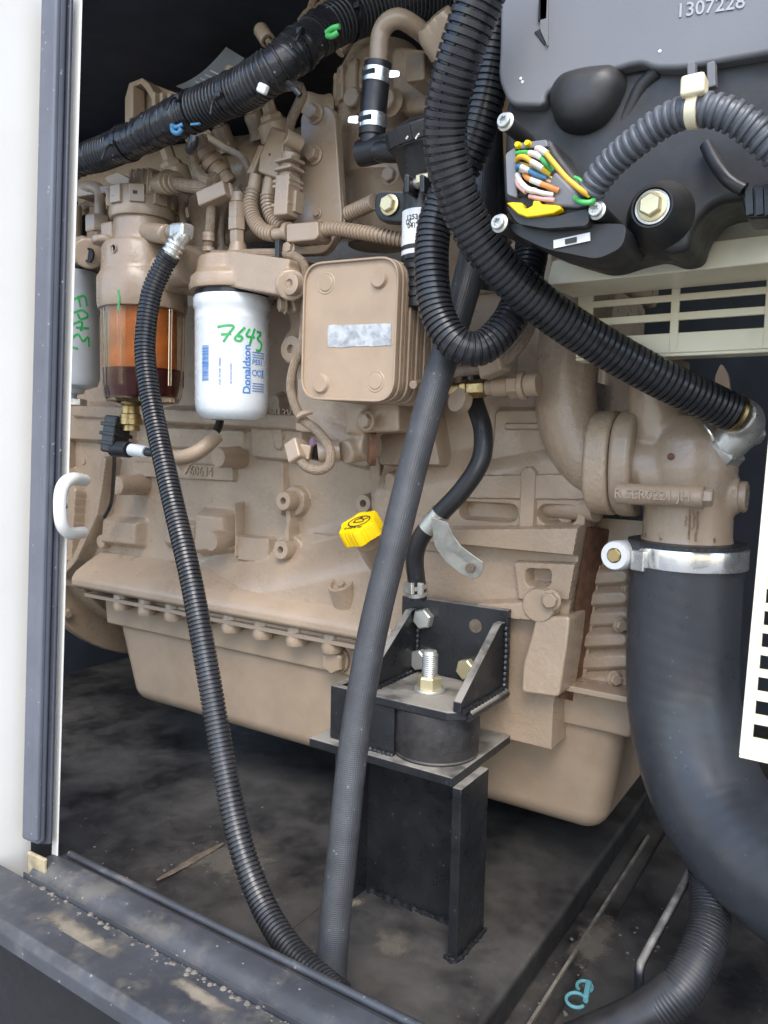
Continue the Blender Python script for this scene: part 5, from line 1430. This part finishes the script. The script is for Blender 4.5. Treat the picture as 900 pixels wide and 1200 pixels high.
# ------------------------------------------------------------------ coolant elbow, thermostat housing, large hose
yE = .74
el = T('coolant_elbow', 'coarse cast tan coolant elbow with flange', 'elbow pipe', A(690, 600, yE))
def mr(n, px, py, y): return m(n, A(px, py, y))
B().tube([A(694, 240, yE + .01), A(688, 300, yE + .005), A(680, 350, yE), A(667, 410, yE), A(663, 455, yE), (A(668, 500, yE)), A(688, 535, yE), A(712, 552, yE)], lambda t: m(42 - 6 * min(1, t * 1.6), A(670, 450, yE)), 36, .005).out('pipe', ROUGHC, el)
f_ = []
for k in range(40):
    a = 2 * math.pi * k / 40
    f_.append(A(696, 542, yE) + V(0, math.cos(a) * .052 * (1 - .12 * math.cos(2 * a)), math.sin(a) * .050))
xj = A(711, 540, yE - .045).x
def flange(x, dx, name, mt, par):
    return B().prism([V(x, p.y, p.z) for p in f_], X * dx).out(name, mt, par, bevel=.005, seg=3)
flange(xj - .024, .0235, 'flange', ROUGHC, el)
B().cyl(A(640, 592, .755), A(700, 596, .74), m(15, A(660, 590, .75)), 24).out('stub', CAST, el)
B().prism(fillet([A(653, 566, .745), A(668, 566, .745), A(670, 614, .745), A(653, 612, .745)], .006), Y * .03).out('lug', CAST, el, bevel=.002)
th_ = T('thermostat_housing', 'tan cast thermostat housing with raised part number above the large hose', 'housing', A(805, 640, yE))
flange(xj, .020, 'flange', CAST, th_)
def P_(px, py, dy=0): return A(px, py, yE + dy)
cH = P_(806, 600)
rL = m(52, cH)
b = B()
b.lathe(V(cH.x, yE, P_(806, 642).z), Z, [(0, 0), (rL, 0), (rL, .006), (rL * .96, .010), (rL * .95, .045), (rL * 1.0, .075), (rL * .85, .10), (rL * .5, .12), (0, .125)], 40)
b.cyl(P_(772, 425), P_(770, 515), m(34, P_(770, 450)), 32); b.lathe(P_(770, 515), -Z, [(m(34, cH), -.01), (m(30, cH), .015), (m(16, cH), .035), (0, .04)], 28)
b.cyl(P_(715, 543), P_(800, 555), m(44, cH), 36)
b.cyl(P_(760, 560), P_(822, 556), m(46, cH), 36)
b.cyl(P_(812, 560), P_(842, 530), m(20, cH), 28)
b.cyl(P_(830, 582), P_(868, 582), m(20, cH), 28)
b.out('casting', CAST, th_, remesh=.0022, smooth=6)
B().cyl(P_(866, 582), P_(876, 582.5), m(18, cH), 28).out('core_plug', TAN, th_, bevel=.002)
ya = -.052
a0, a1 = P_(722, 578, ya), P_(826, 583, ya)
b = B().cyl(a0, a1, m(12.5, a0), 32); b.prism(fillet([a0 + Z * .008 + Y * .002, a1 + Z * .008 + Y * .002, a1 - Z * .008 + Y * .002, a0 - Z * .008 + Y * .002], .001), Y * .04); b.out('bolt_column', CAST, th_, remesh=.0016, smooth=4)
bolt(th_, a1 - (a1 - a0).normalized() * .002, a1 - a0, m(11, a1), TAN, stretch=1.2)
B().text('R SER0221 JH', .0112, (a0 + a1) / 2 - Y * (m(12.5, a0) - .0004) - X * .004, (a1 - a0).normalized(), Z, .0016).out('part_number', CAST, th_)
B().lathe(V(cH.x, yE, P_(806, 642).z), Z, [(rL * 1.0, -.001), (rL * 1.035, .0), (rL * 1.03, .003), (rL * .99, .006)], 44).out('neck_bead', CAST, th_)
p = P_(786, 535, -.04); B().lathe(p, FR, [(.003, 0), (.002, .001), (0, .001)], 10).out('rust_spot', RUST, th_)
random.seed(5)
wC = wrapper(V(cH.x, yE, 0), rL * .965, 822)
kC = m(1, V(cH.x, yE - rL, 0)); zC = lambda py: A(822, py, yE - rL).z
for px, y0_r, y1_r, w_r in ((820, 598, 634, .0016), (824, 598, 622, .0011), (828, 600, 636, .0019), (817, 606, 618, .0010), (770, 632, 637, .003), (792, 634, 638, .003), (846, 632, 637, .003)):
    bb = B(); n_ = 5
    bb.ribbon([((px - 822) * kC + random.uniform(-.0008, .0008), zC(y0_r + (y1_r - y0_r) * i / n_)) for i in range(n_ + 1)], w_r, wC, .0003); bb.out('rust_run', RUSTRUN, th_)
# silver union for the conduit
un = T('conduit_union', 'silver hexagon union and elbow joining the conduit to the thermostat housing', 'fitting', P_(850, 525, -.02))
u0, u1 = P_(836, 538, -.006), P_(858, 514, -.012)
B().lathe(u0, u1 - u0, [(.019, 0), (.020, .002), (.020, .016), (.018, .018), (.0, .018)], 6).out('hex_nut', ZINC, un)
b = B(); b.tube([P_(848, 525, -.010), P_(860, 513, -.012), P_(870, 503, -.014), P_(872, 492, -.020), P_(864, 487, -.028)], lambda t: .0165, 24, .003)
b.cyl(P_(866, 506, -.014), P_(888, 500, -.006), .0155, 6); b.out('elbow', ZINC, un, remesh=.0016, smooth=3)
B().tube([P_(826, 498, -.03), P_(833, 508, -.032), P_(836, 516, -.03)], .0014, 8).out('lock_wire', STEEL, un)
rm = T('rear_lift_eye', 'dull metal plate end behind the conduit fitting', 'plate', A(845, 470, .86))
B().prism(fillet([A(836, 490, .86), A(838, 440, .86), A(845, 425, .86), A(853, 440, .86), A(858, 490, .86)], .004), Y * .01).out('plate', CAST, rm, bevel=.001)
# large hose
rBH = m(63, P_(803, 690))
hl = T('large_coolant_hose', 'very thick black coolant hose bending away at lower right', 'hose', A(803, 860, yE))
hp = [P_(804, 636), P_(802, 690), P_(799, 760), P_(800, 820, -.004), P_(811, 880, -.015), P_(840, 948, -.035), P_(890, 1006, -.06), P_(960, 1055, -.085), P_(1040, 1090, -.10)]
B().tube(hp, lambda t: rBH * (1 + .03 * max(0, 1 - t * 14)), 56, .008).out('hose', BIGRUB, hl)
B().lathe(hp[0] - Z * .002, Z, [(rBH * .98, 0), (rBH * 1.03, .0), (rBH * 1.03, .004), (rBH * .9, .0045)], 48).out('hose_lip', SMRUB, hl)
cl = T('hose_clamp', 'bright steel band clamp round the large coolant hose', 'clamp', P_(803, 672))
zc0, zc1 = A(803, 671, yE - rBH).z, A(803, 647, yE - rBH).z
B().lathe(V(hp[1].x + .001, yE, 0), Z, [(rBH * 1.02, zc0), (rBH * 1.04, zc0), (rBH * 1.045, zc0 + .001), (rBH * 1.045, zc1 - .001), (rBH * 1.04, zc1), (rBH * 1.02, zc1)], 72).out('band', STEEL, cl)
q = A(748, 657, yE - rBH * .84); B().box(q, (.016, .004, (zc1 - zc0) * 1.04), Matrix.Rotation(-.55, 3, 'Z')).out('trunnion_bridge', STEEL, cl, bevel=.001)
q = A(720, 651, yE - rBH * .80)
ba = V(-.15, -.98, .05)
B().lathe(q, ba, [(.004, -.03), (m(17.5, q), -.03), (m(17.5, q), -.002), (m(16, q), .001), (m(9, q), .001), (m(8, q), -.004), (0, -.004)], 32).out('spring_washer_stack', PAPER, cl)
bolt(cl, q - ba.normalized() * .004, ba, m(9, q), BRASS, 'hex', 'clamp_bolt')
q2 = A(735, 652, yE - rBH * .70); B().cyl(q + X * .004 + Y * .012, q2 + Y * .01, .004, 14).out('clamp_screw', STEEL, cl)

# ------------------------------------------------------------------ lower right corner
lh = T('lower_conduit', 'finely ribbed black hose curving along the cabinet floor', 'hose', AZ(790, 1170, ZF))
def G_(px, py, z): return AZ(px, py, ZF + z)
lp = [A(822, 985, .70), A(831, 1030, .68), A(832, 1075, .655), A(822, 1115, .63), A(795, 1160, .605), A(755, 1190, .59), A(700, 1215, .575), A(640, 1240, .56)]
B().corr(lp, .0165, .0030, .0008, 26, 0, .66, .6).out('ribbed_tube', BLACKP, lh); B().tube(lp, .0152, 26).out('inner_hose', SMRUB, lh)
B().tube(lp[4:], .0168, 26).out('end_sleeve', SMRUB, lh)
rd = B().tube([A(748, 1180, .60), A(749, 1150, .60), A(750, 1134, .602), A(756, 1120, .612), A(790, 1058, .66), A(812, 1016, .70)], m(5.5, A(750, 1130, .6)), 14, .003)
tag(rd.out('floor_rod', BPAINT), 'bent black rod bracket beside the ribbed floor hose', 'rod')
cp = T('teal_clip', 'broken teal plastic clip lying on the cabinet floor', 'plastic clip', AZ(676, 1165, ZF))
q = AZ(675, 1172, ZF + .007)
b = B(); rq = m(11, q); n_ = 26
b.tube([q + V(rq * math.cos(a), rq * 1.15 * math.sin(a), 0) for a in np.linspace(.3, 5.9, 16)], .0016, 8, .002).out('ring', TEAL, cp)
q3 = AZ(685, 1156, ZF + .007); B().tube([q3 + V(rq * .8 * math.cos(a), rq * .9 * math.sin(a), 0) for a in np.linspace(-.6, 4.2, 12)], .0016, 8, .002).out('ring', TEAL, cp)
B().bar(AZ(686, 1172, ZF + .008), AZ(690, 1152, ZF + .008), .005, .007).out('latch', TEAL, cp, bevel=.001)
b = B(); 
sh_ = [A(838, 1046, .69), A(850, 1052, .69), A(862, 1064, .69), A(876, 1078, .69), (A(866, 1078, .69)), A(852, 1066, .69), A(844, 1056, .69)]
tag(b.prism(sh_, Y * .004).out('cream_shard', CREAM), 'torn cream metal edge showing under the large hose', 'metal edge')

# ------------------------------------------------------------------ cream guards
yL = .668
gd = T('fan_guard', 'cream sheet metal guard with horizontal louvre slots', 'guard', A(790, 412, yL))
# frame lines follow the real horizontals: built level at the depth of the guard
gx0 = A(676, 380, yL).x; gx1 = A(905, 380, yL).x + .16
ztop_, zbot_ = A(680, 325, yL).z, A(735, 416, yL).z
def gbar(x0, x1, z0, z1, name, y=yL, t=.003): return B().box(((x0 + x1) / 2, y + t / 2, (z0 + z1) / 2), (x1 - x0, t, z1 - z0)).out(name, CREAM, gd, bevel=.0007)
xA0, xA1 = A(695, 360, yL).x, A(786, 360, yL).x; xB0, xB1 = A(796, 360, yL).x, A(897, 350, yL).x
rows = [(A(694, 352 + 24.2 * k, yL).z) for k in range(3)]
slots_top = [A(740, y_, yL).z for y_ in (332, 357, 379)]; slots_bot = [A(740, y_, yL).z for y_ in (349, 370, 393)]
gbar(gx0, xA0, zbot_, ztop_, 'frame'); gbar(xA1, xB0, zbot_, ztop_, 'frame'); gbar(xB1, gx1, zbot_, ztop_, 'frame')
edges = [ztop_] + [v for p in zip(slots_top, slots_bot) for v in p] + [zbot_]
for k in range(0, len(edges), 2):
    for a_, c_ in ((xA0, xA1), (xB0, xB1)):
        if edges[k] - edges[k + 1] > .001: gbar(a_ - .0004, c_ + .0004, edges[k + 1], edges[k], 'slat', yL + .0002)
B().box(((gx0 + gx1) / 2, yL + .012, zbot_ - .0015), (gx1 - gx0, .024, .003)).out('folded_edge', CREAM, gd, bevel=.001)
yS2 = .605
sf = T('controller_shelf', 'cream sheet metal shelf with folded lip under the controller', 'shelf', A(770, 320, yS2))
sx0_, sx1_ = A(641, 318, yS2).x, A(905, 300, yS2).x + .15
zb2, zt3 = A(645, 334, yS2).z, A(645, 305, yS2).z
B().prism(fillet([V(sx0_, yS2, zb2), V(sx1_, yS2, zb2), V(sx1_, yS2, zt3), V(sx0_ + .004, yS2, zt3)], .005), Y * .003).out('lip', CREAM, sf, bevel=.0012)
B().prism([V(sx0_ + .002, yS2 + .002, zt3 - .001), V(sx1_, yS2 + .002, zt3 - .001), V(sx1_, yS2 + .06, zt3 + .075), V(sx0_ + .10, yS2 + .06, zt3 + .075), V(sx0_ + .06, yS2 + .03, zt3 + .035)], V(0, .002, -.002)).out('sloping_plate', CREAM, sf, bevel=.0008)
B().box(((sx0_ + sx1_) / 2, yS2 + .03, zb2 + .001), (sx1_ - sx0_ - .004, .056, .002)).out('underside', CREAM, sf)
yG = .46
sg = T('side_guard', 'cream perforated side guard with rows of short slots at the right edge', 'guard', A(880, 885, yG))
def GP(px, py): return A(px, py, yG)
zg0 = A(866, 884, yG).z; xg0 = A(866, 880, yG).x; xg_top = A(901, 505, yG).x
zg1 = A(900, 470, yG).z
def xe(z): return xg0 + (xg_top - xg0) * (z - zg0) / (A(901, 505, yG).z - zg0)
def quad(za, zb_, o0, o1, name, t=.004):
    return B().prism([V(xe(za) + o0, yG, za), V(xe(za) + o1, yG, za), V(xe(zb_) + o1, yG, zb_), V(xe(zb_) + o0, yG, zb_)], Y * t).out(name, CREAM, sg, bevel=.0006)
w0_, w1_, w2_ = .0060, .030, .040
sl = [(A(884, y_ + 9, yG).z, A(884, y_ - 8, yG).z) for y_ in (857, 829, 801, 775, 749, 723, 697, 671)]
quad(zg0, zg1 + .25, 0, w0_, 'border')
quad(zg0, sl[0][0], w0_ - .0003, .30, 'border')
cur = None
for k, (a_, c_) in enumerate(sl):
    nx = sl[k + 1][0] if k + 1 < len(sl) else zg1 + .25
    quad(c_, nx, w0_ - .0003, .30, 'rib')
    quad(a_ - .0002, c_ + .0002, w1_, w2_, 'bridge')
B().box((xg0 + .15, yG + .010, zg0 - .001), (.30, .020, .002)).out('folded_edge', CREAM, sg, bevel=.0007)
# ------------------------------------------------------------------ engine controller
yU = .53
ec = T('engine_controller', 'large slate grey engine controller with open connector of coloured wires', 'controller', A(740, 300, yU))
def U(px, py, dy=0): return A(px, py, yU + dy)
face = [U(587, -60), U(585, 60), U(583, 92), U(596, 123), U(636, 124), U(640, 108), U(664, 99), U(738, 76), U(752, 74), U(766, 80), U(800, 80), U(925, 58), U(925, -60)]
B().prism(fillet(face, .008), Y * .05).out('cover', ECUM, ec, bevel=.006, seg=4)
b = B().prism(fillet([U(592, 110, .01), U(925, 40, .01), U(925, 225, .01), U(838, 238, .01), U(815, 262, .01), U(808, 292, .01), U(785, 298, .01), U(762, 288, .01), U(730, 296, .01), U(708, 304, .01), U(690, 306, .01), U(640, 292, .01), U(600, 262, .01), U(588, 235, .01)], .012), Y * .06)
b.out('lower_body', ECUD, ec, bevel=.008, seg=3)
# rounded pocket and ridge below the cover
o_d = fillet([U(654, 128, .03), U(668, 104, .03), U(700, 95, .03), U(740, 92, .03), U(748, 110, .03), U(738, 136, .03), U(722, 160, .03), U(694, 174, .03), U(664, 166, .03)], .010, 4)
cd_ = sum(o_d, Vector()) / len(o_d)
b = B(); lv_ = []
for k_, h_ in ((1.0, 0), (.99, .014), (.95, .024), (.86, .031), (.70, .036), (.45, .039), (.2, .040)):
    lv_.append([b.bm.verts.new(cd_ + (p - cd_) * k_ - Y * h_) for p in o_d])
for a_, c_ in zip(lv_, lv_[1:]):
    for i in range(len(a_)): b.face([a_[i], a_[(i + 1) % len(a_)], c_[(i + 1) % len(a_)], c_[i]])
b.face(lv_[-1]); b.out('dome', ECUD, ec, ang=60)
B().tube([U(770, 84, .01), U(752, 102, .012), U(738, 130, .014), U(722, 160, .016), U(700, 180, .018)], m(9, U(740, 120)), 18).out('ridge', ECUD, ec)
B().prism(fillet([U(633, -10, -.002), U(642, -10, -.002), U(642, 55, -.002), U(633, 35, -.002)], .002), Y * .006).out('latch_rib', ECUM, ec, bevel=.001)
B().prism([U(625, 37, -.001), U(643, 28, -.001), U(638, 54, -.001)], Y * .01).out('latch_hook', ECUD, ec, bevel=.001)
B().box(U(637, 12, .0), (.006, .004, .014)).out('latch_slot', SEAM, ec)
for px in (811, 834): B().bar(U(px, 74, -.003), U(px + 1, 104, -.001), .005, .008, Y).out('tie_slot', ECUM, ec, bevel=.001)
du_ = (U(870, 2, -.0008) - U(790, 14, -.0008)).normalized()
B().text('1307228', .0118, U(832, 8, -.0004), du_, Z, .0004, bold=.0001).out('part_number', GREYINK, ec)
for (x_, y_) in ((610, 92), (612, 96), (773, 60)): 
    q = U(x_, y_, -.0002); B().lathe(q, FR, [(.0012, 0), (.0008, .0004), (0, .0004)], 7).out('scuff', PAPER, ec)
# connector
yv = .505
def W(px, py, dy=0): return A(px, py, yv + dy)
cnx = T('wiring_connector', 'dark grey open wiring connector full of coloured wires', 'connector', W(640, 285))
fr_ = fillet([W(600, 168), W(645, 160), W(652, 175), W(690, 225), W(694, 246), W(680, 258), W(618, 256), W(590, 236), W(588, 190)], .006)
B().prism(fr_, Y * .04).out('housing', ECUD, cnx, bevel=.004, seg=3)
B().prism(fillet([W(592, 180, -.004), W(604, 172, -.004), W(606, 232, -.004), W(594, 228, -.004)], .002), Y * .02).out('side_wall', ECUM, cnx, bevel=.002)
B().prism(fillet([W(603, 168, -.003), W(640, 163, -.003), W(642, 172, -.003), W(604, 175, -.003)], .002), Y * .02).out('top_wall', ECUM, cnx, bevel=.002)
B().prism([W(605, 176, -.0012), W(632, 174, -.0012), W(640, 200, -.0012), (W(636, 232, -.0012)), W(606, 230, -.0012)], Y * .002).out('cavity', SEAM, cnx)
B().prism([W(650, 200, -.006), W(690, 240, -.006), W(676, 243, -.006), W(636, 240, -.006), W(640, 215, -.006)], Y * .012).out('grey_wedge', ECUM, cnx, bevel=.002)
B().prism(fillet([W(592, 240, -.006), W(612, 252, -.006), W(650, 254, -.006), W(690, 244, -.006), W(690, 264, -.006), W(640, 268, -.006), W(606, 262, -.006)], .004), Y * .04).out('lower_lip', ECUD, cnx, bevel=.003)
def zp(x, y, dy=0): return W(580 + x / 6.43, 130 + y / 6.43, dy)
wr = m(2.6, W(640, 200))
def wire(col, pts, r=1.0, name='wire'):
    B().tube([zp(*p) for p in pts], wr * r, 12, .0015).out(col + '_' + name, WIRES[col], cnx)
wire('green', [(160, 320, -.003), (215, 312, -.007), (265, 318, -.011)]); wire('white', [(262, 318, -.011), (305, 328, -.013), (350, 352, -.013)], 1.3, 'seal'); wire('green', [(345, 348, -.013), (385, 395, -.013), (430, 445, -.008)], 1.1)
wire('amber', [(165, 380, -.002), (180, 350, -.008), (225, 348, -.011), (280, 385, -.012)], 1.15); wire('white', [(275, 382, -.012), (315, 405, -.013), (360, 432, -.012)], 1.3, 'seal'); wire('yellow', [(355, 430, -.012), (410, 472, -.007)], 1.2)
wire('white', [(318, 285, -.008), (345, 290, -.013), (392, 322, -.015)], 1.4, 'seal'); wire('amber', [(385, 320, -.015), (450, 400, -.016), (540, 505, -.016), (640, 590, -.015), (712, 640, -.010)], 1.15); wire('green', [(600, 500, -.009), (640, 520, -.010), (670, 560, -.009)], .8)
wire('blue', [(165, 440, -.002), (175, 415, -.006), (205, 425, -.009)], 1.1); wire('white', [(200, 422, -.009), (262, 452, -.010)], 1.35, 'seal'); wire('blue', [(258, 450, -.010), (310, 478, -.010), (385, 508, -.007)], 1.1)
wire('orange', [(222, 480, -.003), (240, 500, -.008), (275, 520, -.009)], 1.15); wire('white', [(270, 518, -.009), (350, 550, -.009)], 1.3, 'seal'); wire('orange', [(345, 548, -.009), (410, 572, -.009), (480, 602, -.007)], 1.25)
wire('pink', [(165, 510, -.002), (180, 560, -.006), (235, 610, -.008)], 1.2); wire('white', [(170, 480, -.003), (195, 540, -.007), (250, 590, -.009), (310, 605, -.009)], 1.35, 'seal'); wire('white', [(305, 605, -.009), (370, 622, -.009), (440, 632, -.007)], 1.1)
wire('pink', [(260, 640, -.007), (340, 660, -.008), (450, 672, -.007)], 1.0); wire('green', [(600, 655, -.008), (650, 685, -.011), (710, 690, -.011), (745, 670, -.008)], 1.15)
for col_, dx_, dy_ in (('dark', 6, 26), ('orange', 10, 44), ('white', 4, 60), ('dark', 12, 92), ('blue', 2, 14), ('yellow', 14, 8)):
    wire(col_, [(160, 380 + dy_, .0), (215 + dx_, 400 + dy_, -.004), (300 + dx_, 430 + dy_, -.0055), (420, 500 + dy_ * .6, -.005), (470, 540 + dy_ * .5, -.002)], .75)
for x_, y_ in ((188, 270), (262, 258)): 
    q = zp(x_, y_, -.001); B().lathe(q, FR, [(wr * 1.5, 0), (wr * 1.55, .003), (wr * 1.1, .0055), (0, .006)], 18).out('yellow_plug', YELLOW, cnx)
B().prism([zp(*p, -.009) for p in ((80, 690), (130, 685), (205, 690), (212, 730), (235, 735), (280, 712), (285, 672), (335, 675), (345, 700), (440, 705), (490, 712), (498, 740), (440, 770), (330, 790), (240, 800), (170, 775))], Y * .008).out('yellow_lock', YELLOW, cnx, bevel=.0012)
B().box(W(670, 282, .002), (m(44, W(670, 280)), .0012, m(9.5, W(670, 280))), Matrix.Rotation(-.08, 3, 'Y')).out('sticker', PAPER, cnx)
B().box(W(669, 282, .001), (m(14, W(670, 280)), .0006, m(6, W(670, 280))), Matrix.Rotation(-.08, 3, 'Y')).out('sticker_print', DGREY, cnx)
B().prism(fillet([W(592, 262, .003), (W(640, 262, .003)), W(735, 262, .003), W(730, 290, .003), W(700, 304, .003), W(640, 292, .003), W(606, 276, .003)], .006), Y * .05).out('dark_cover', ECUD, cnx, bevel=.006, seg=3)
for px, py in ((593, 143), (586, 262), (700, 247)):
    p = W(px, py, -.004); B().cyl(p + Y * .05, p, m(9, p), 20).out('bolt_post', ECUD, ec, bevel=.001); bolt(ec, p, V(-.12, -1, .05), m(8.6, p), ZINC, 'torx', 'torx_bolt')
# large yellow bolt in a moulded boss
p = U(764, 242, -.012)
B().lathe(p + Y * .05, FR, [(m(44, p), 0), (m(40, p), .03), (m(30, p), .044), (m(24, p), .05), (m(22, p), .05), (m(21, p), .046), (0, .046)], 32).out('boss', ECUD, ec)
B().lathe(p + Y * .003, FR, [(0, 0), (m(20, p), 0), (m(20, p), .0025), (m(12, p), .003)], 30).out('washer', ZINC, ec)
bolt(ec, p - Y * .0, FR, m(13.5, p), YZINC, 'hex', 'yellow_bolt', .5)
rc = T('side_connector', 'black connector with latch at the right edge below the controller', 'connector', U(890, 255))
B().prism(fillet([U(868, 222), U(910, 208), U(910, 255), U(874, 256)], .003), Y * .03).out('shell', BPLAS, rc, bevel=.003)
B().tube([U(828, 170, .005), U(838, 190, 0), U(855, 212, -.004), U(872, 222, -.004)], m(8, U(840, 190)), 14).out('cable', SMRUB, rc)
for px in (878, 890, 900): B().bar(U(px, 221, -.002), U(px + 1, 252, -.002), .004, .004, Y).out('rib', BPLAS, rc)
B().prism(fillet([U(840, 160, .012), U(910, 150, .012), U(910, 225, .012), U(850, 218, .012)], .01), Y * .03).out('shroud', ECUD, rc, bevel=.006)
# grey conduit with cable tie
gc = T('grey_conduit', 'grey corrugated conduit arching from the wire connector to the right edge', 'conduit', W(815, 130))
gp = [(691, 226, -.004), (704, 206, -.008), (722, 186, -.012), (748, 164, -.018), (780, 141, -.022), (815, 129, -.026), (850, 133, -.026), (880, 150, -.022), (905, 172, -.018), (935, 200, -.01), (965, 235, 0)]
gpts = [W(*p) for p in gp]
B().corr(gpts, m(18.2, W(780, 141)), .0052, .0016, 28, 0, 1, .55).out('corrugated_tube', GREYP, gc)
dlg = spline(gpts)
best = min(range(200), key=lambda i: (sample(dlg, dlg[1][-1] * i / 200) - W(816, 129, -.026)).length)
sg_ = dlg[1][-1] * best / 200; q = sample(dlg, sg_); tn = (sample(dlg, sg_ + .004) - sample(dlg, sg_ - .004)).normalized()
tie = T('cable_tie', 'ivory nylon cable tie round the grey conduit', 'cable tie', q)
rT = m(18.2, W(780, 141))
B().lathe(q - tn * .003, tn, [(rT * .98, 0), (rT * 1.05, 0), (rT * 1.05, .006), (rT * .98, .006)], 36).out('band', IVORY, tie)
B().box(q + V(0, -.006, rT * 1.02), (.013, .014, .0115)).out('head', IVORY, tie, bevel=.002)
